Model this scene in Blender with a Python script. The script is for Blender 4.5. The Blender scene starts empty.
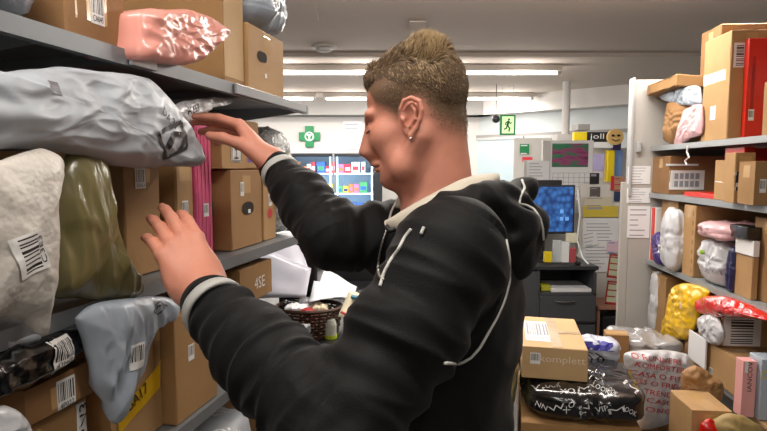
import bpy, math, random
import numpy as np
from mathutils import Vector, Matrix, noise
from mathutils.bvhtree import BVHTree

# ------------------------------------------------------------------ camera model
FPX = 554.0; CZ = 1.58; PITCH = math.radians(4.9)
CAMF = Vector((0, math.cos(PITCH), -math.sin(PITCH)))
CAMU = Vector((0, math.sin(PITCH), math.cos(PITCH)))
CAMR = Vector((1, 0, 0)); CAMP = Vector((0, 0, CZ))
def ray(px, py):
    return CAMF + CAMR * ((px - 383.5) / FPX) - CAMU * ((py - 215.5) / FPX)
def P(px, py, d):
    return CAMP + ray(px, py) * d
class Frame:
    def __init__(s, deg):
        s.m = Matrix.Rotation(math.radians(-deg), 4, 'Z'); s.i = s.m.inverted()
    def plane(s, px, py, axis, val):
        """where the sight line through a pixel meets the plane axis = val of this frame"""
        r = s.i @ ray(px, py); c = s.i @ CAMP
        t = (val - c[axis]) / r[axis]
        return c + r * t
    def x(s, px, py, v): return s.plane(px, py, 0, v)
    def y(s, px, py, v): return s.plane(px, py, 1, v)
    def z(s, px, py, v): return s.plane(px, py, 2, v)
FW = Frame(0); FL = Frame(12.4); FR = Frame(5.3)
COL = bpy.context.scene.collection

# ------------------------------------------------------------------ materials
def lin(c):
    return tuple((x / 12.92 if x <= .04045 else ((x + .055) / 1.055) ** 2.4) for x in c)
def rgb(r, g, b): return lin((r / 255, g / 255, b / 255)) + (1,)
MATS = {}
def mat(name, col, rough=.6, bump=0, bscale=60, var=0, vscale=4, coat=0, metal=0, emit=0, trans=0, sss=0, spec=.5,
        stretch=(1, 1, 1), sheen=0, alpha=1):
    if name in MATS: return MATS[name]
    m = bpy.data.materials.new(name); m.use_nodes = True
    nt = m.node_tree; b = nt.nodes['Principled BSDF']
    L = nt.links.new
    b.inputs['Base Color'].default_value = col
    b.inputs['Roughness'].default_value = rough
    b.inputs['Metallic'].default_value = metal
    b.inputs['Coat Weight'].default_value = coat
    b.inputs['Coat Roughness'].default_value = .12
    b.inputs['Specular IOR Level'].default_value = spec
    b.inputs['Transmission Weight'].default_value = trans
    b.inputs['Sheen Weight'].default_value = sheen
    b.inputs['Alpha'].default_value = alpha
    if sss:
        b.inputs['Subsurface Weight'].default_value = sss
        b.inputs['Subsurface Radius'].default_value = (.012, .004, .002)
        b.inputs['Subsurface Scale'].default_value = 1
    if emit:
        b.inputs['Emission Color'].default_value = col
        b.inputs['Emission Strength'].default_value = emit
    tc = nt.nodes.new('ShaderNodeTexCoord')
    mp = nt.nodes.new('ShaderNodeMapping'); mp.inputs['Scale'].default_value = stretch
    L(tc.outputs['Object'], mp.inputs['Vector'])
    if var:
        n = nt.nodes.new('ShaderNodeTexNoise'); n.inputs['Scale'].default_value = vscale; n.inputs['Detail'].default_value = 4
        L(mp.outputs[0], n.inputs['Vector'])
        r = nt.nodes.new('ShaderNodeMapRange'); r.inputs[1].default_value = .3; r.inputs[2].default_value = .7
        r.inputs[3].default_value = 1 - var; r.inputs[4].default_value = 1 + var
        L(n.outputs[0], r.inputs[0])
        mx = nt.nodes.new('ShaderNodeVectorMath'); mx.operation = 'SCALE'; mx.inputs[0].default_value = col[:3]
        L(r.outputs[0], mx.inputs['Scale']); L(mx.outputs[0], b.inputs['Base Color'])
    if bump:
        n = nt.nodes.new('ShaderNodeTexNoise'); n.inputs['Scale'].default_value = bscale; n.inputs['Detail'].default_value = 3
        if name.startswith('poly'):
            n.noise_type = 'RIDGED_MULTIFRACTAL'; n.inputs['Scale'].default_value = bscale * .42; n.inputs['Detail'].default_value = 5; n.inputs['Distortion'].default_value = .6; n.inputs['Gain'].default_value = 1.2
        L(mp.outputs[0], n.inputs['Vector'])
        bp = nt.nodes.new('ShaderNodeBump'); bp.inputs['Strength'].default_value = bump if not name.startswith('poly') else min(1, bump * 2); bp.inputs['Distance'].default_value = .004 if not name.startswith('poly') else .007
        L(n.outputs[0], bp.inputs['Height']); L(bp.outputs[0], b.inputs['Normal'])
    MATS[name] = m
    return m

# ------------------------------------------------------------------ objects
def mkobj(name, V, F, mats, fmi=None, parent=None, mw=None, smooth=False):
    me = bpy.data.meshes.new(name)
    me.from_pydata([tuple(v) for v in V], [], [tuple(f) for f in F])
    for m in (mats if isinstance(mats, (list, tuple)) else [mats]): me.materials.append(m)
    if fmi is not None: me.polygons.foreach_set('material_index', fmi)
    if smooth: me.polygons.foreach_set('use_smooth', [True] * len(me.polygons))
    me.update()
    o = bpy.data.objects.new(name, me); COL.objects.link(o)
    if parent is not None: o.parent = parent
    if mw is not None: o.matrix_world = mw
    return o
def off(V, F, mats, base, k):  # helper to merge lists
    pass
class MB:
    """collects shapes for ONE mesh"""
    def __init__(s): s.V = []; s.F = []; s.I = []
    def add(s, V, F, mi=0):
        n = len(s.V); s.V += [Vector(v) for v in V]
        s.F += [tuple(i + n for i in f) for f in F]
        s.I += list(mi) if isinstance(mi, (list, tuple)) else [mi] * len(F)
        return s
    def box(s, x0, x1, y0, y1, z0, z1, mi=0):
        V = [(x, y, z) for x in (x0, x1) for y in (y0, y1) for z in (z0, z1)]
        return s.add(V, [(0, 1, 3, 2), (4, 6, 7, 5), (0, 4, 5, 1), (2, 3, 7, 6), (0, 2, 6, 4), (1, 5, 7, 3)], mi)
    def bbox(s, x0, x1, y0, y1, z0, z1, r=.004, mi=0):
        V, F = rbox(x0, x1, y0, y1, z0, z1, r, 1); return s.add(V, F, mi)
    def tube(s, pts, r, n=8, mi=0, cap=True):
        pts = [Vector(p) for p in pts]; m = len(pts)
        rs = r if isinstance(r, (list, tuple)) else [r] * m
        V = []; ref = None
        for i, p in enumerate(pts):
            t = (pts[min(i + 1, m - 1)] - pts[max(i - 1, 0)]).normalized()
            if ref is None: ref = t.orthogonal().normalized()
            a = (ref - t * ref.dot(t)).normalized(); ref = a; b = t.cross(a)
            V += [p + (a * math.cos(2 * math.pi * k / n) + b * math.sin(2 * math.pi * k / n)) * rs[i] for k in range(n)]
        F = [(i * n + k, i * n + (k + 1) % n, (i + 1) * n + (k + 1) % n, (i + 1) * n + k) for i in range(m - 1) for k in range(n)]
        if cap: F += [tuple(range(n))[::-1], tuple(range((m - 1) * n, m * n))]
        return s.add(V, F, mi)
    def cyl(s, a, b, r, n=20, mi=0): return s.tube([a, b], r, n, mi)
    def ball(s, c, r, n=10, mi=0, sc=(1, 1, 1)):
        V = [(0, 0, 1)]; c = Vector(c)
        for i in range(1, n):
            for k in range(2 * n):
                a = math.pi * i / n; b = math.pi * k / n
                V.append((math.sin(a) * math.cos(b), math.sin(a) * math.sin(b), math.cos(a)))
        V.append((0, 0, -1)); F = []; m = 2 * n
        for k in range(m): F.append((0, 1 + k, 1 + (k + 1) % m))
        for i in range(n - 2):
            for k in range(m): F.append((1 + i * m + k, 1 + (i + 1) * m + k, 1 + (i + 1) * m + (k + 1) % m, 1 + i * m + (k + 1) % m))
        L = len(V) - 1; q = 1 + (n - 2) * m
        for k in range(m): F.append((L, q + (k + 1) % m, q + k))
        return s.add([c + Vector((v[0] * sc[0], v[1] * sc[1], v[2] * sc[2])) * r for v in V], F, mi)
    def prism(s, pts, axis, a, b, mi=0):
        """polygon (2-D pts in the two other axes) pushed from a to b along axis"""
        def mk(p, t):
            l = list(p); l.insert(axis, t); return l
        n = len(pts)
        V = [mk(p, a) for p in pts] + [mk(p, b) for p in pts]
        F = [tuple(range(n))[::-1], tuple(range(n, 2 * n))] + [(k, (k + 1) % n, n + (k + 1) % n, n + k) for k in range(n)]
        return s.add(V, F, mi)

def rbox(x0, x1, y0, y1, z0, z1, r=.004, n=4):
    lo = (x0, y0, z0); hi = (x1, y1, z1)
    r = min([r] + [(hi[k] - lo[k]) * .45 for k in range(3)])
    cs = []
    for k in range(3):
        a, b = lo[k] + r, hi[k] - r
        cs.append([lo[k], lo[k] + r * .35] + [a + (b - a) * i / n for i in range(n + 1)] + [hi[k] - r * .35, hi[k]])
    V = []; D = {}; F = []
    N = n + 4
    def vid(i, j, l):
        key = (i, j, l)
        if key not in D:
            p = Vector((cs[0][i], cs[1][j], cs[2][l]))
            q = Vector([min(max(p[k], lo[k] + r), hi[k] - r) for k in range(3)])
            d = p - q
            if d.length > 1e-9: p = q + d.normalized() * r
            D[key] = len(V); V.append(p)
        return D[key]
    for i in range(N):
        for j in range(N):
            F.append((vid(i, j, 0), vid(i, j + 1, 0), vid(i + 1, j + 1, 0), vid(i + 1, j, 0)))
            F.append((vid(i, j, N), vid(i + 1, j, N), vid(i + 1, j + 1, N), vid(i, j + 1, N)))
            F.append((vid(i, 0, j), vid(i + 1, 0, j), vid(i + 1, 0, j + 1), vid(i, 0, j + 1)))
            F.append((vid(i, N, j), vid(i, N, j + 1), vid(i + 1, N, j + 1), vid(i + 1, N, j)))
            F.append((vid(0, i, j), vid(0, i, j + 1), vid(0, i + 1, j + 1), vid(0, i + 1, j)))
            F.append((vid(N, i, j), vid(N, i + 1, j), vid(N, i + 1, j + 1), vid(N, i, j + 1)))
    return V, F

class T:
    """one top-level thing; geometry is given in its frame's coordinates"""
    def __init__(s, name, label, cat, fr, base, group=None, kind=None, V=None, F=None, mats=None, fmi=None, smooth=False):
        s.fr = fr; s.base = Vector(base)
        mw = fr.m @ Matrix.Translation(s.base)
        if V is None:
            s.o = bpy.data.objects.new(name, None); COL.objects.link(s.o); s.o.matrix_world = mw; s.o.empty_display_size = .05
        else:
            s.V = [Vector(v) for v in V]; s.F = F
            s.o = mkobj(name, [v - s.base for v in s.V], F, mats, fmi, None, mw, smooth)
            s._b = None
        if label: s.o['label'] = label
        if cat: s.o['category'] = cat
        if group: s.o['group'] = group
        if kind: s.o['kind'] = kind
    def part(s, name, mb, mats, parent=None, label=None, smooth=False):
        o = mkobj(name, [v - s.base for v in mb.V], mb.F, mats, mb.I, parent or s.o, None, smooth)
        if label: o['label'] = label
        return o
    def hit(s, px, py):
        d = (s.fr.i.to_3x3() @ ray(px, py)).normalized(); h = s.bvh().ray_cast(s.fr.i @ CAMP, d)
        if h[0] is not None: return h[0]
        o = s.fr.i @ CAMP; t = (sum(s.V, Vector()) / len(s.V) - o).dot(d); return o + d * t
    def bvh(s):
        if s._b is None: s._b = BVHTree.FromPolygons(s.V, s.F)
        return s._b
    def rot(s, deg, axis='Z'):
        s.o.matrix_world = s.o.matrix_world @ Matrix.Rotation(math.radians(deg), 4, axis)
        return s

_tc = {}
def text_mesh(txt, bold=False):
    if txt in _tc: return _tc[txt]
    c = bpy.data.curves.new('t', 'FONT'); c.body = txt; c.resolution_u = 2
    o = bpy.data.objects.new('t', c); COL.objects.link(o)
    bpy.context.view_layer.update()
    me = o.evaluated_get(bpy.context.evaluated_depsgraph_get()).to_mesh()
    V = [v.co.copy() for v in me.vertices]; F = [tuple(p.vertices) for p in me.polygons]
    o.evaluated_get(bpy.context.evaluated_depsgraph_get()).to_mesh_clear()
    COL.objects.unlink(o); bpy.data.objects.remove(o); bpy.data.curves.remove(c)
    if V:
        x0 = min(v.x for v in V); x1 = max(v.x for v in V); y0 = min(v.y for v in V); y1 = max(v.y for v in V)
        V = [((v.x - x0) / (x1 - x0) - .5, (v.y - y0) / (y1 - y0) - .5) for v in V]
    _tc[txt] = (V, F)
    return _tc[txt]

def drape(bvh, c, ex, ey, nrm, lift):
    """map 2-D coordinates onto the surface seen along -nrm"""
    c = Vector(c); ex = Vector(ex).normalized(); ey = Vector(ey).normalized(); nrm = Vector(nrm).normalized()
    def f(x, y):
        p = c + ex * x + ey * y
        if bvh:
            h = bvh.ray_cast(p + nrm * .3, -nrm, .6)
            if h[0] is not None: return h[0] + nrm * lift
            h = bvh.find_nearest(p)
            if h[0] is not None: return h[0] + nrm * lift
        return p + nrm * lift
    return f
def grid_decal(mb, f, w, h, nx, ny, mi=0, pick=None, x0=0, y0=0):
    V = [f(x0 - w / 2 + w * i / nx, y0 - h / 2 + h * j / ny) for j in range(ny + 1) for i in range(nx + 1)]
    F = []; I = []
    for j in range(ny):
        for i in range(nx):
            a = j * (nx + 1) + i; F.append((a, a + 1, a + nx + 2, a + nx + 1)); I.append(pick(i, j) if pick else mi)
    mb.add(V, F, I)
def text_decal(mb, f, txt, w, h, x0=0, y0=0, mi=1, rot90=False):
    V, F = text_mesh(txt)
    if rot90: mb.add([f(x0 - v[1] * w, y0 + v[0] * h) for v in V], F, mi)
    else: mb.add([f(x0 + v[0] * w, y0 + v[1] * h) for v in V], F, mi)
INK = mat('ink', rgb(28, 26, 28), .5)
LAB = mat('label_paper', rgb(232, 230, 228), .5, var=.03)
TAPE = mat('packing_tape', rgb(196, 158, 108), .22, coat=.4, var=.05)
CLEAR = mat('clear_tape', rgb(214, 190, 158), .15, coat=.8, var=.12, vscale=30)
def sticker(t, c, ex, ey, nrm, w, h, txt='', seed=1, name='shipping_label', vertical=False, lift=.0008, dark=None, paper=None):
    """paper label with a barcode and a line of writing, laid on the thing's surface"""
    rnd = random.Random(seed); pat = [0, 0]
    while len(pat) < 26:
        k = rnd.choice((1, 1, 2)); pat += [1] * k + [0] * rnd.choice((1, 1, 2))
    pat = pat[:26] + [0, 0]; n = len(pat); mb = MB()
    f = drape(t.bvh(), c, ex, ey, nrm, lift)
    if vertical: pick = lambda i, j: 1 if (pat[j] and 2 <= i < 8) else 0; grid_decal(mb, f, w, h, 10, n, pick=pick)
    else: pick = lambda i, j: 1 if (pat[i] and 3 <= j < 9) else 0; grid_decal(mb, f, w, h, n, 10, pick=pick)
    if txt:
        g = drape(t.bvh(), c, ex, ey, nrm, lift + .0006)
        if vertical: text_decal(mb, g, txt, w * .14, h * .7, x0=w * .38, rot90=True)
        else: text_decal(mb, g, txt, w * .75, h * .17, y0=-h * .34)
    return t.part(name, mb, [paper or LAB, dark or INK])
def strip(t, c, ex, ey, nrm, w, h, m=TAPE, name='packing_tape', nx=8, ny=4, lift=.0005, txt=None, tm=None, tw=.6, th=.5, label=None):
    mb = MB(); grid_decal(mb, drape(t.bvh(), c, ex, ey, nrm, lift), w, h, nx, ny)
    if txt: text_decal(mb, drape(t.bvh(), c, ex, ey, nrm, lift + .0006), txt, w * tw, h * th)
    return t.part(name, mb, [m, tm or INK], label=label)
def lettering(t, c, ex, ey, nrm, w, h, txt, m=INK, name='printed_lettering', lift=.0008):
    mb = MB(); text_decal(mb, drape(t.bvh(), c, ex, ey, nrm, lift), txt, w, h, mi=0)
    return t.part(name, mb, [m])

CARD = [mat('cardboard_a', rgb(176, 138, 92), .75, bump=.12, bscale=90, var=.07, vscale=9),
        mat('cardboard_b', rgb(158, 120, 76), .75, bump=.12, bscale=70, var=.08, vscale=7),
        mat('cardboard_c', rgb(140, 102, 64), .75, bump=.12, bscale=70, var=.08, vscale=7),
        mat('cardboard_d', rgb(196, 162, 116), .72, bump=.1, bscale=80, var=.06, vscale=8)]
DARKHOLE = mat('box_inside', rgb(38, 28, 22), .9)
SEAM = mat('cardboard_seam', rgb(96, 66, 40), .85)
def carton(label, fr, x, y, z, m, group=None, seed=0, dent=.0015, r=.003, name='cardboard_box', cat='box', yaw=0, tape=True,
           seam=True, n=5):
    """closed corrugated carton with slightly uneven faces, a lid seam and tape over it"""
    V, F = rbox(x[0], x[1], y[0], y[1], z[0], z[1], r, n)
    c = Vector(((x[0] + x[1]) / 2, (y[0] + y[1]) / 2, (z[0] + z[1]) / 2)); W = []
    for v in V:
        d = (v - c); nn = Vector((0, 0, 0))
        for k, (lo, hi) in enumerate((x, y, z)):
            if abs(v[k] - lo) < 1e-5: nn[k] = -1
            if abs(v[k] - hi) < 1e-5: nn[k] = 1
        if nn.length: nn.normalize()
        if nn.z < -.5: W.append(v); continue
        e = noise.noise(v * 9 + Vector((seed * 3.7, 0, 0)))
        W.append(v + nn * e * dent * 2)
    t = T(name, label, cat, fr, (c.x, c.y, z[0]), group, V=W, F=F, mats=m)
    me = t.o.data  # paler sheet over the aisle face, the light falling there put into its colour
    if tape:
        # top seam runs along the longer side
        lx, ly = x[1] - x[0], y[1] - y[0]
        if lx > ly:
            strip(t, (c.x, c.y, z[1]), (1, 0, 0), (0, 1, 0), (0, 0, 1), lx * .98, .045)
            strip(t, (x[0], c.y, z[1] - .03), (0, -1, 0), (0, 0, 1), (-1, 0, 0), .045, .06) if fr is not FL else strip(t, (x[1], c.y, z[1] - .03), (0, 1, 0), (0, 0, 1), (1, 0, 0), .045, .06)
        else:
            strip(t, (c.x, c.y, z[1]), (1, 0, 0), (0, 1, 0), (0, 0, 1), .045, ly * .98)
            strip(t, (c.x, y[0], z[1] - .03), (1, 0, 0), (0, 0, 1), (0, -1, 0), .045, .06)
    return t

# ------------------------------------------------------------------ soft mailers
_cd = {}
def crump(p, amp, fr, aniso=(1, 1, 1)):
    """sharp straight creases between flattish facets, like folded plastic film"""
    q = Vector((p.x * aniso[0], p.y * aniso[1], p.z * aniso[2])) * fr
    w = noise.noise_vector(q * .45) * .9
    h = 0
    if fr not in _cd:
        r = random.Random(int(fr * 10)); _cd[fr] = [(Vector((r.gauss(0, 1), r.gauss(0, 1), r.gauss(0, 1))).normalized(), r.uniform(.35, 1.1), r.random() * 9) for _ in range(7)]
    for i, (d, f, o) in enumerate(_cd[fr]):
        m = noise.noise(q * .35 + Vector((o * 3, i * 7.1, 0))) * 2.6 + .15
        if m <= 0: continue
        t = ((q + w).dot(d) * f + o) % 1.0
        h += min(m, 1) * (abs(t - .5) * 2 - .5) * (.9 / (.6 + f))
    for i, (d, f, o) in enumerate(_cd[fr][:5]):
        m = noise.noise(q * .8 + Vector((i * 5.3, o * 2, 4))) * 2.4
        if m <= 0: continue
        t = ((q + w * .6).dot(d.yzx) * f * 2.6 + o * 2) % 1.0
        h += min(m, 1) * (abs(t - .5) * 2 - .5) * .42
    h += noise.noise(q * .5) * .5
    n1 = noise.noise(q * 1.7 + Vector((3, 9, 1))); n2 = noise.noise(q * 3.6 + Vector((1, 2, 7)))
    h += (.25 - abs(n1)) * .8 + (.2 - abs(n2)) * .45
    return h * amp * 1.1
def cat_rom(pts, N):
    n = len(pts); out = []
    L = [(pts[(i + 1) % n] - pts[i]).length for i in range(n)]; tot = sum(L)
    for i in range(n):
        k = max(2, round(N * L[i] / tot)); a, b, c, d = pts[i - 1], pts[i], pts[(i + 1) % n], pts[(i + 2) % n]
        for j in range(k):
            t = j / k
            q = .5 * ((2 * b) + (c - a) * t + (2 * a - 5 * b + 4 * c - d) * t * t + (3 * b - a - 3 * c + d) * t ** 3)
            out.append(q * .55 + (b + (c - b) * t) * .45)
    return out
def bag(label, fr, pts, nrm, thick, m, seed=0, amp=.006, freq=14, aniso=(1, 1, 1), back=.5, cen=None, N=130, K=30, name='mailing_bag',
        cat='parcel', group=None, pw=2.2, edge=.003, bend=None, flat=.0):
    """filled soft bag: outline, a rounded front and back, creases"""
    nrm = Vector(nrm).normalized(); pts = [Vector(p) for p in pts]
    O = cat_rom(pts, N); n = len(O)
    c = Vector(cen) if cen else sum(O, Vector()) / n
    sv = Vector((seed * 3.1, seed * 1.7, seed * 5.3))
    O = [o + (noise.noise_vector((o + sv) * 22) * edge) for o in O]
    V = list(O); F = []
    for side in (1, -1):
        rings = [list(range(n))]
        for k in range(1, K):
            s = 1 - k / K; s = s ** 1.0
            pr = (max(0, 1 - s ** pw)) ** .6
            idx = []
            for o in O:
                p = c + (o - c) * s
                h = thick * pr if side > 0 else thick * back * pr
                fade = min(1, (1 - s) * 7)
                dsp = crump(p + sv, amp, freq, aniso) * fade
                q = p + nrm * (side * h + side * dsp)
                idx.append(len(V)); V.append(q)
            rings.append(idx)
        cc = len(V); V.append(c + nrm * side * (thick if side > 0 else thick * back))
        V[cc] = sum((V[i] for i in rings[-1]), Vector()) / n
        for a, b in zip(rings, rings[1:]):
            for i in range(n):
                j = (i + 1) % n
                f = (a[i], a[j], b[j], b[i]); F.append(f if side > 0 else f[::-1])
        for i in range(n):
            f = (rings[-1][i], rings[-1][(i + 1) % n], cc); F.append(f if side > 0 else f[::-1])
    if bend: V = [bend(v) for v in V]
    zb = min(v.z for v in V)
    return T(name, label, cat, fr, (c.x, c.y, zb), group, V=V, F=F, mats=m, smooth=True)
def pillow(label, fr, x, y, z, m, seed=0, amp=.006, freq=14, ex=.55, name='mailing_bag', cat='parcel', group=None, aniso=(1, 1, 1), n=26, rough_floor=False, sub=1):
    """stuffed bag filling a block of space: rounded box, creased all over, resting flat"""
    V, F = rbox(-1, 1, -1, 1, -1, 1, .6, n)
    c = Vector(((x[0] + x[1]) / 2, (y[0] + y[1]) / 2, (z[0] + z[1]) / 2)); h = Vector(((x[1] - x[0]) / 2, (y[1] - y[0]) / 2, (z[1] - z[0]) / 2))
    sv = Vector((seed * 3.1, seed * 1.7, seed * 5.3)); W = []
    for v in V:
        l = v.length; u = v / l
        g = (abs(v.x) ** 4 + abs(v.y) ** 4 + abs(v.z) ** 4) ** .25
        q = v / g * (1 - ex) + v * ex
        q = Vector((q.x * h.x, q.y * h.y, q.z * h.z)) + c
        q += u * crump(q + sv, amp, freq, aniso)
        if q.z < z[0]: q.z = z[0]
        W.append(q)
    return T(name, label, cat, fr, (c.x, c.y, z[0]), group, V=W, F=F, mats=m, smooth=True)
# ------------------------------------------------------------------ smooth solid modelling for the person
class SDF:
    def __init__(s): s.p = []
    def rc(s, a, b, ra, rb=None, k=.01, op=1):
        a = np.array(a, float); b = np.array(b, float); rb = ra if rb is None else rb
        s.p.append(('rc', (a, b, ra, rb), (a + b) / 2, np.linalg.norm(b - a) / 2 + max(ra, rb), k, op)); return s
    def el(s, c, r, R=None, k=.01, op=1):
        c = np.array(c, float); r = np.array(r, float); R = np.eye(3) if R is None else np.array(R, float)
        s.p.append(('el', (c, r, R), c, max(r), k, op)); return s
    def line(s, pts, r, k=.01, op=1):
        for i in range(len(pts) - 1): s.rc(pts[i], pts[i + 1], r[i], r[i + 1], k, op)
        return s
    @staticmethod
    def ev(kind, q, X):
        if kind == 'rc':
            a, b, ra, rb = q; ba = b - a; L = max(ba @ ba, 1e-12)
            t = np.clip(((X - a) @ ba) / L, 0, 1)
            return np.linalg.norm(X - a - t[:, None] * ba, axis=1) - (ra + (rb - ra) * t)
        c, r, R = q; Y = (X - c) @ R.T
        k0 = np.linalg.norm(Y / r, axis=1); k1 = np.linalg.norm(Y / (r * r), axis=1)
        return np.where(k0 < 1e-6, -min(r), k0 * (k0 - 1) / np.maximum(k1, 1e-9))
    def val(s, X, prims=None):
        d = np.full(len(X), 1.0)
        for kind, q, c, R, k, op in (s.p if prims is None else prims):
            e = s.ev(kind, q, X)
            if op > 0:
                h = np.clip(.5 + .5 * (d - e) / k, 0, 1); d = d * (1 - h) + e * h - k * h * (1 - h)
            else:
                h = np.clip(.5 - .5 * (d + e) / k, 0, 1); d = d * (1 - h) - e * h + k * h * (1 - h)
        return d
    def mesh(s, h, N=20):
        """naive surface nets, block by block on one lattice"""
        adds = [p for p in s.p if p[5] > 0]
        lo = np.min([p[2] - p[3] for p in adds], axis=0) - .02; hi = np.max([p[2] + p[3] for p in adds], axis=0) + .02
        nb = np.ceil((hi - lo) / (h * N)).astype(int); hd = h * (N + 2) * .5 * math.sqrt(3)
        Kx = []; Px = []; Q = []
        g = np.arange(N + 2); S = (1 << 20)
        def key(a): return (a[:, 0] * S + a[:, 1]) * S + a[:, 2]
        for bi in range(nb[0]):
            for bj in range(nb[1]):
                for bk in range(nb[2]):
                    o = np.array([bi, bj, bk]) * N; cc = lo + (o + (N + 1) / 2) * h
                    pr = [p for p in s.p if np.linalg.norm(cc - p[2]) - p[3] - hd < p[4] + .006]
                    if not any(p[5] > 0 for p in pr): continue
                    I, J, K = np.meshgrid(g, g, g, indexing='ij'); G = np.stack([I, J, K], -1).reshape(-1, 3) + o
                    D = s.val(lo + G * h, pr).reshape(N + 2, N + 2, N + 2)
                    if D.min() > 0 or D.max() < 0: continue
                    sg = D < 0; M = N + 1
                    acc = np.zeros((M, M, M, 3)); cnt = np.zeros((M, M, M))
                    for ax in range(3):
                        for u in (0, 1):
                            for v in (0, 1):
                                sl0 = [None] * 3; sl1 = [None] * 3; ot = [x for x in range(3) if x != ax]
                                for w, t in zip(ot, (u, v)): sl0[w] = sl1[w] = slice(t, t + M)
                                sl0[ax] = slice(0, M); sl1[ax] = slice(1, M + 1)
                                a, b = D[tuple(sl0)], D[tuple(sl1)]; cr = (a < 0) != (b < 0)
                                with np.errstate(all='ignore'): t = np.where(cr, a / (a - b), 0)
                                w3 = np.zeros((M, M, M, 3)); w3[..., ax] = t; w3[..., ot[0]] = u; w3[..., ot[1]] = v
                                acc += w3 * cr[..., None]; cnt += cr
                    m = cnt > 0; idx = np.argwhere(m)
                    pos = lo + (idx + o + acc[m] / cnt[m][:, None]) * h
                    Kx.append(key(idx + o)); Px.append(pos)
                    for ax in range(3):
                        ot = [x for x in range(3) if x != ax]; e0 = np.zeros(3, int); e0[ax] = 1
                        a = sg[1:N + 1, 1:N + 1, 1:N + 1]; sl = [slice(1, N + 1)] * 3; sl[ax] = slice(2, N + 2)
                        b = sg[tuple(sl)]; c = np.argwhere(a != b)
                        if not len(c): continue
                        fl = a[tuple(c.T)]; c = c + 1 + o
                        d1 = np.zeros(3, int); d1[ot[0]] = 1; d2 = np.zeros(3, int); d2[ot[1]] = 1
                        q = np.stack([key(c - d1 - d2), key(c - d2), key(c), key(c - d1)], 1)
                        if ax == 1: fl = ~fl
                        q[~fl] = q[~fl][:, ::-1]; Q.append(q)
        Kx = np.concatenate(Kx); Px = np.concatenate(Px); Q = np.concatenate(Q)
        uk, ui = np.unique(Kx, return_index=True); V = Px[ui]
        F = np.searchsorted(uk, Q); F[F >= len(uk)] = 0
        ok = (uk[F] == Q).all(axis=1); F = F[ok]
        return V, F
def np_obj(name, V, F, mats, parent=None, base=None, fmi=None, smooth=True):
    me = bpy.data.meshes.new(name)
    V = V - np.array(base) if base is not None else V
    me.vertices.add(len(V)); me.vertices.foreach_set('co', V.astype(np.float32).ravel())
    k = F.shape[1]; me.loops.add(len(F) * k); me.loops.foreach_set('vertex_index', F.astype(np.int32).ravel())
    me.polygons.add(len(F)); me.polygons.foreach_set('loop_start', np.arange(len(F), dtype=np.int32) * k)
    me.polygons.foreach_set('loop_total', np.full(len(F), k, dtype=np.int32))
    for m in (mats if isinstance(mats, list) else [mats]): me.materials.append(m)
    if fmi is not None: me.polygons.foreach_set('material_index', fmi.astype(np.int32))
    me.polygons.foreach_set('use_smooth', np.ones(len(F), bool))
    me.update(calc_edges=True); me.validate()
    o = bpy.data.objects.new(name, me); COL.objects.link(o)
    if parent is not None: o.parent = parent
    return o
def vnormals(V, F):
    n = np.zeros_like(V); a = np.cross(V[F[:, 2]] - V[F[:, 0]], V[F[:, 3]] - V[F[:, 1]])
    for i in range(4): np.add.at(n, F[:, i], a)
    return n / np.maximum(np.linalg.norm(n, axis=1), 1e-12)[:, None]
def smooth_mesh(V, F, it=1, lam=.5):
    for _ in range(it):
        s = np.zeros_like(V); c = np.zeros(len(V))
        for i in range(4):
            a, b = F[:, i], F[:, (i + 1) % 4]
            np.add.at(s, a, V[b]); np.add.at(s, b, V[a]); np.add.at(c, a, 1); np.add.at(c, b, 1)
        V = V + lam * (s / np.maximum(c, 1)[:, None] - V)
    return V

# ------------------------------------------------------------------ the man
S_ = .00166
HY = math.radians(10)
HA = np.array([-math.cos(HY), math.sin(HY), 0]); HB = np.array(CAMU); HC = np.array([-math.sin(HY), -math.cos(HY), 0])
HB = HB - HA * (HA @ HB); HB /= np.linalg.norm(HB)
HC = np.cross(HB, HA); HC = HC if HC[1] < 0 else -HC
H0 = np.array(P(412, 110, .93))
def H(px, py, c=0): return H0 + HA * (412 - px) * S_ + HB * (110 - py) * S_ + HC * c * S_
def p3(px, py, d): return np.array(P(px, py, d))
HR = np.stack([HA, HB, HC])
def hel(sdf, px, py, c, ra, rb, rcc, k=8, op=1, tilt=0):
    R = HR
    if tilt:
        t = math.radians(tilt); A2 = HA * math.cos(t) + HB * math.sin(t); B2 = -HA * math.sin(t) + HB * math.cos(t); R = np.stack([A2, B2, HC])
    sdf.el(H(px, py, c), np.array([ra, rb, rcc]) * S_, R, k * S_, op)
def hrc(sdf, a, b, ra, rb, k=6, op=1): sdf.rc(H(*a), H(*b), ra * S_, rb * S_, k * S_, op)

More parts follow.
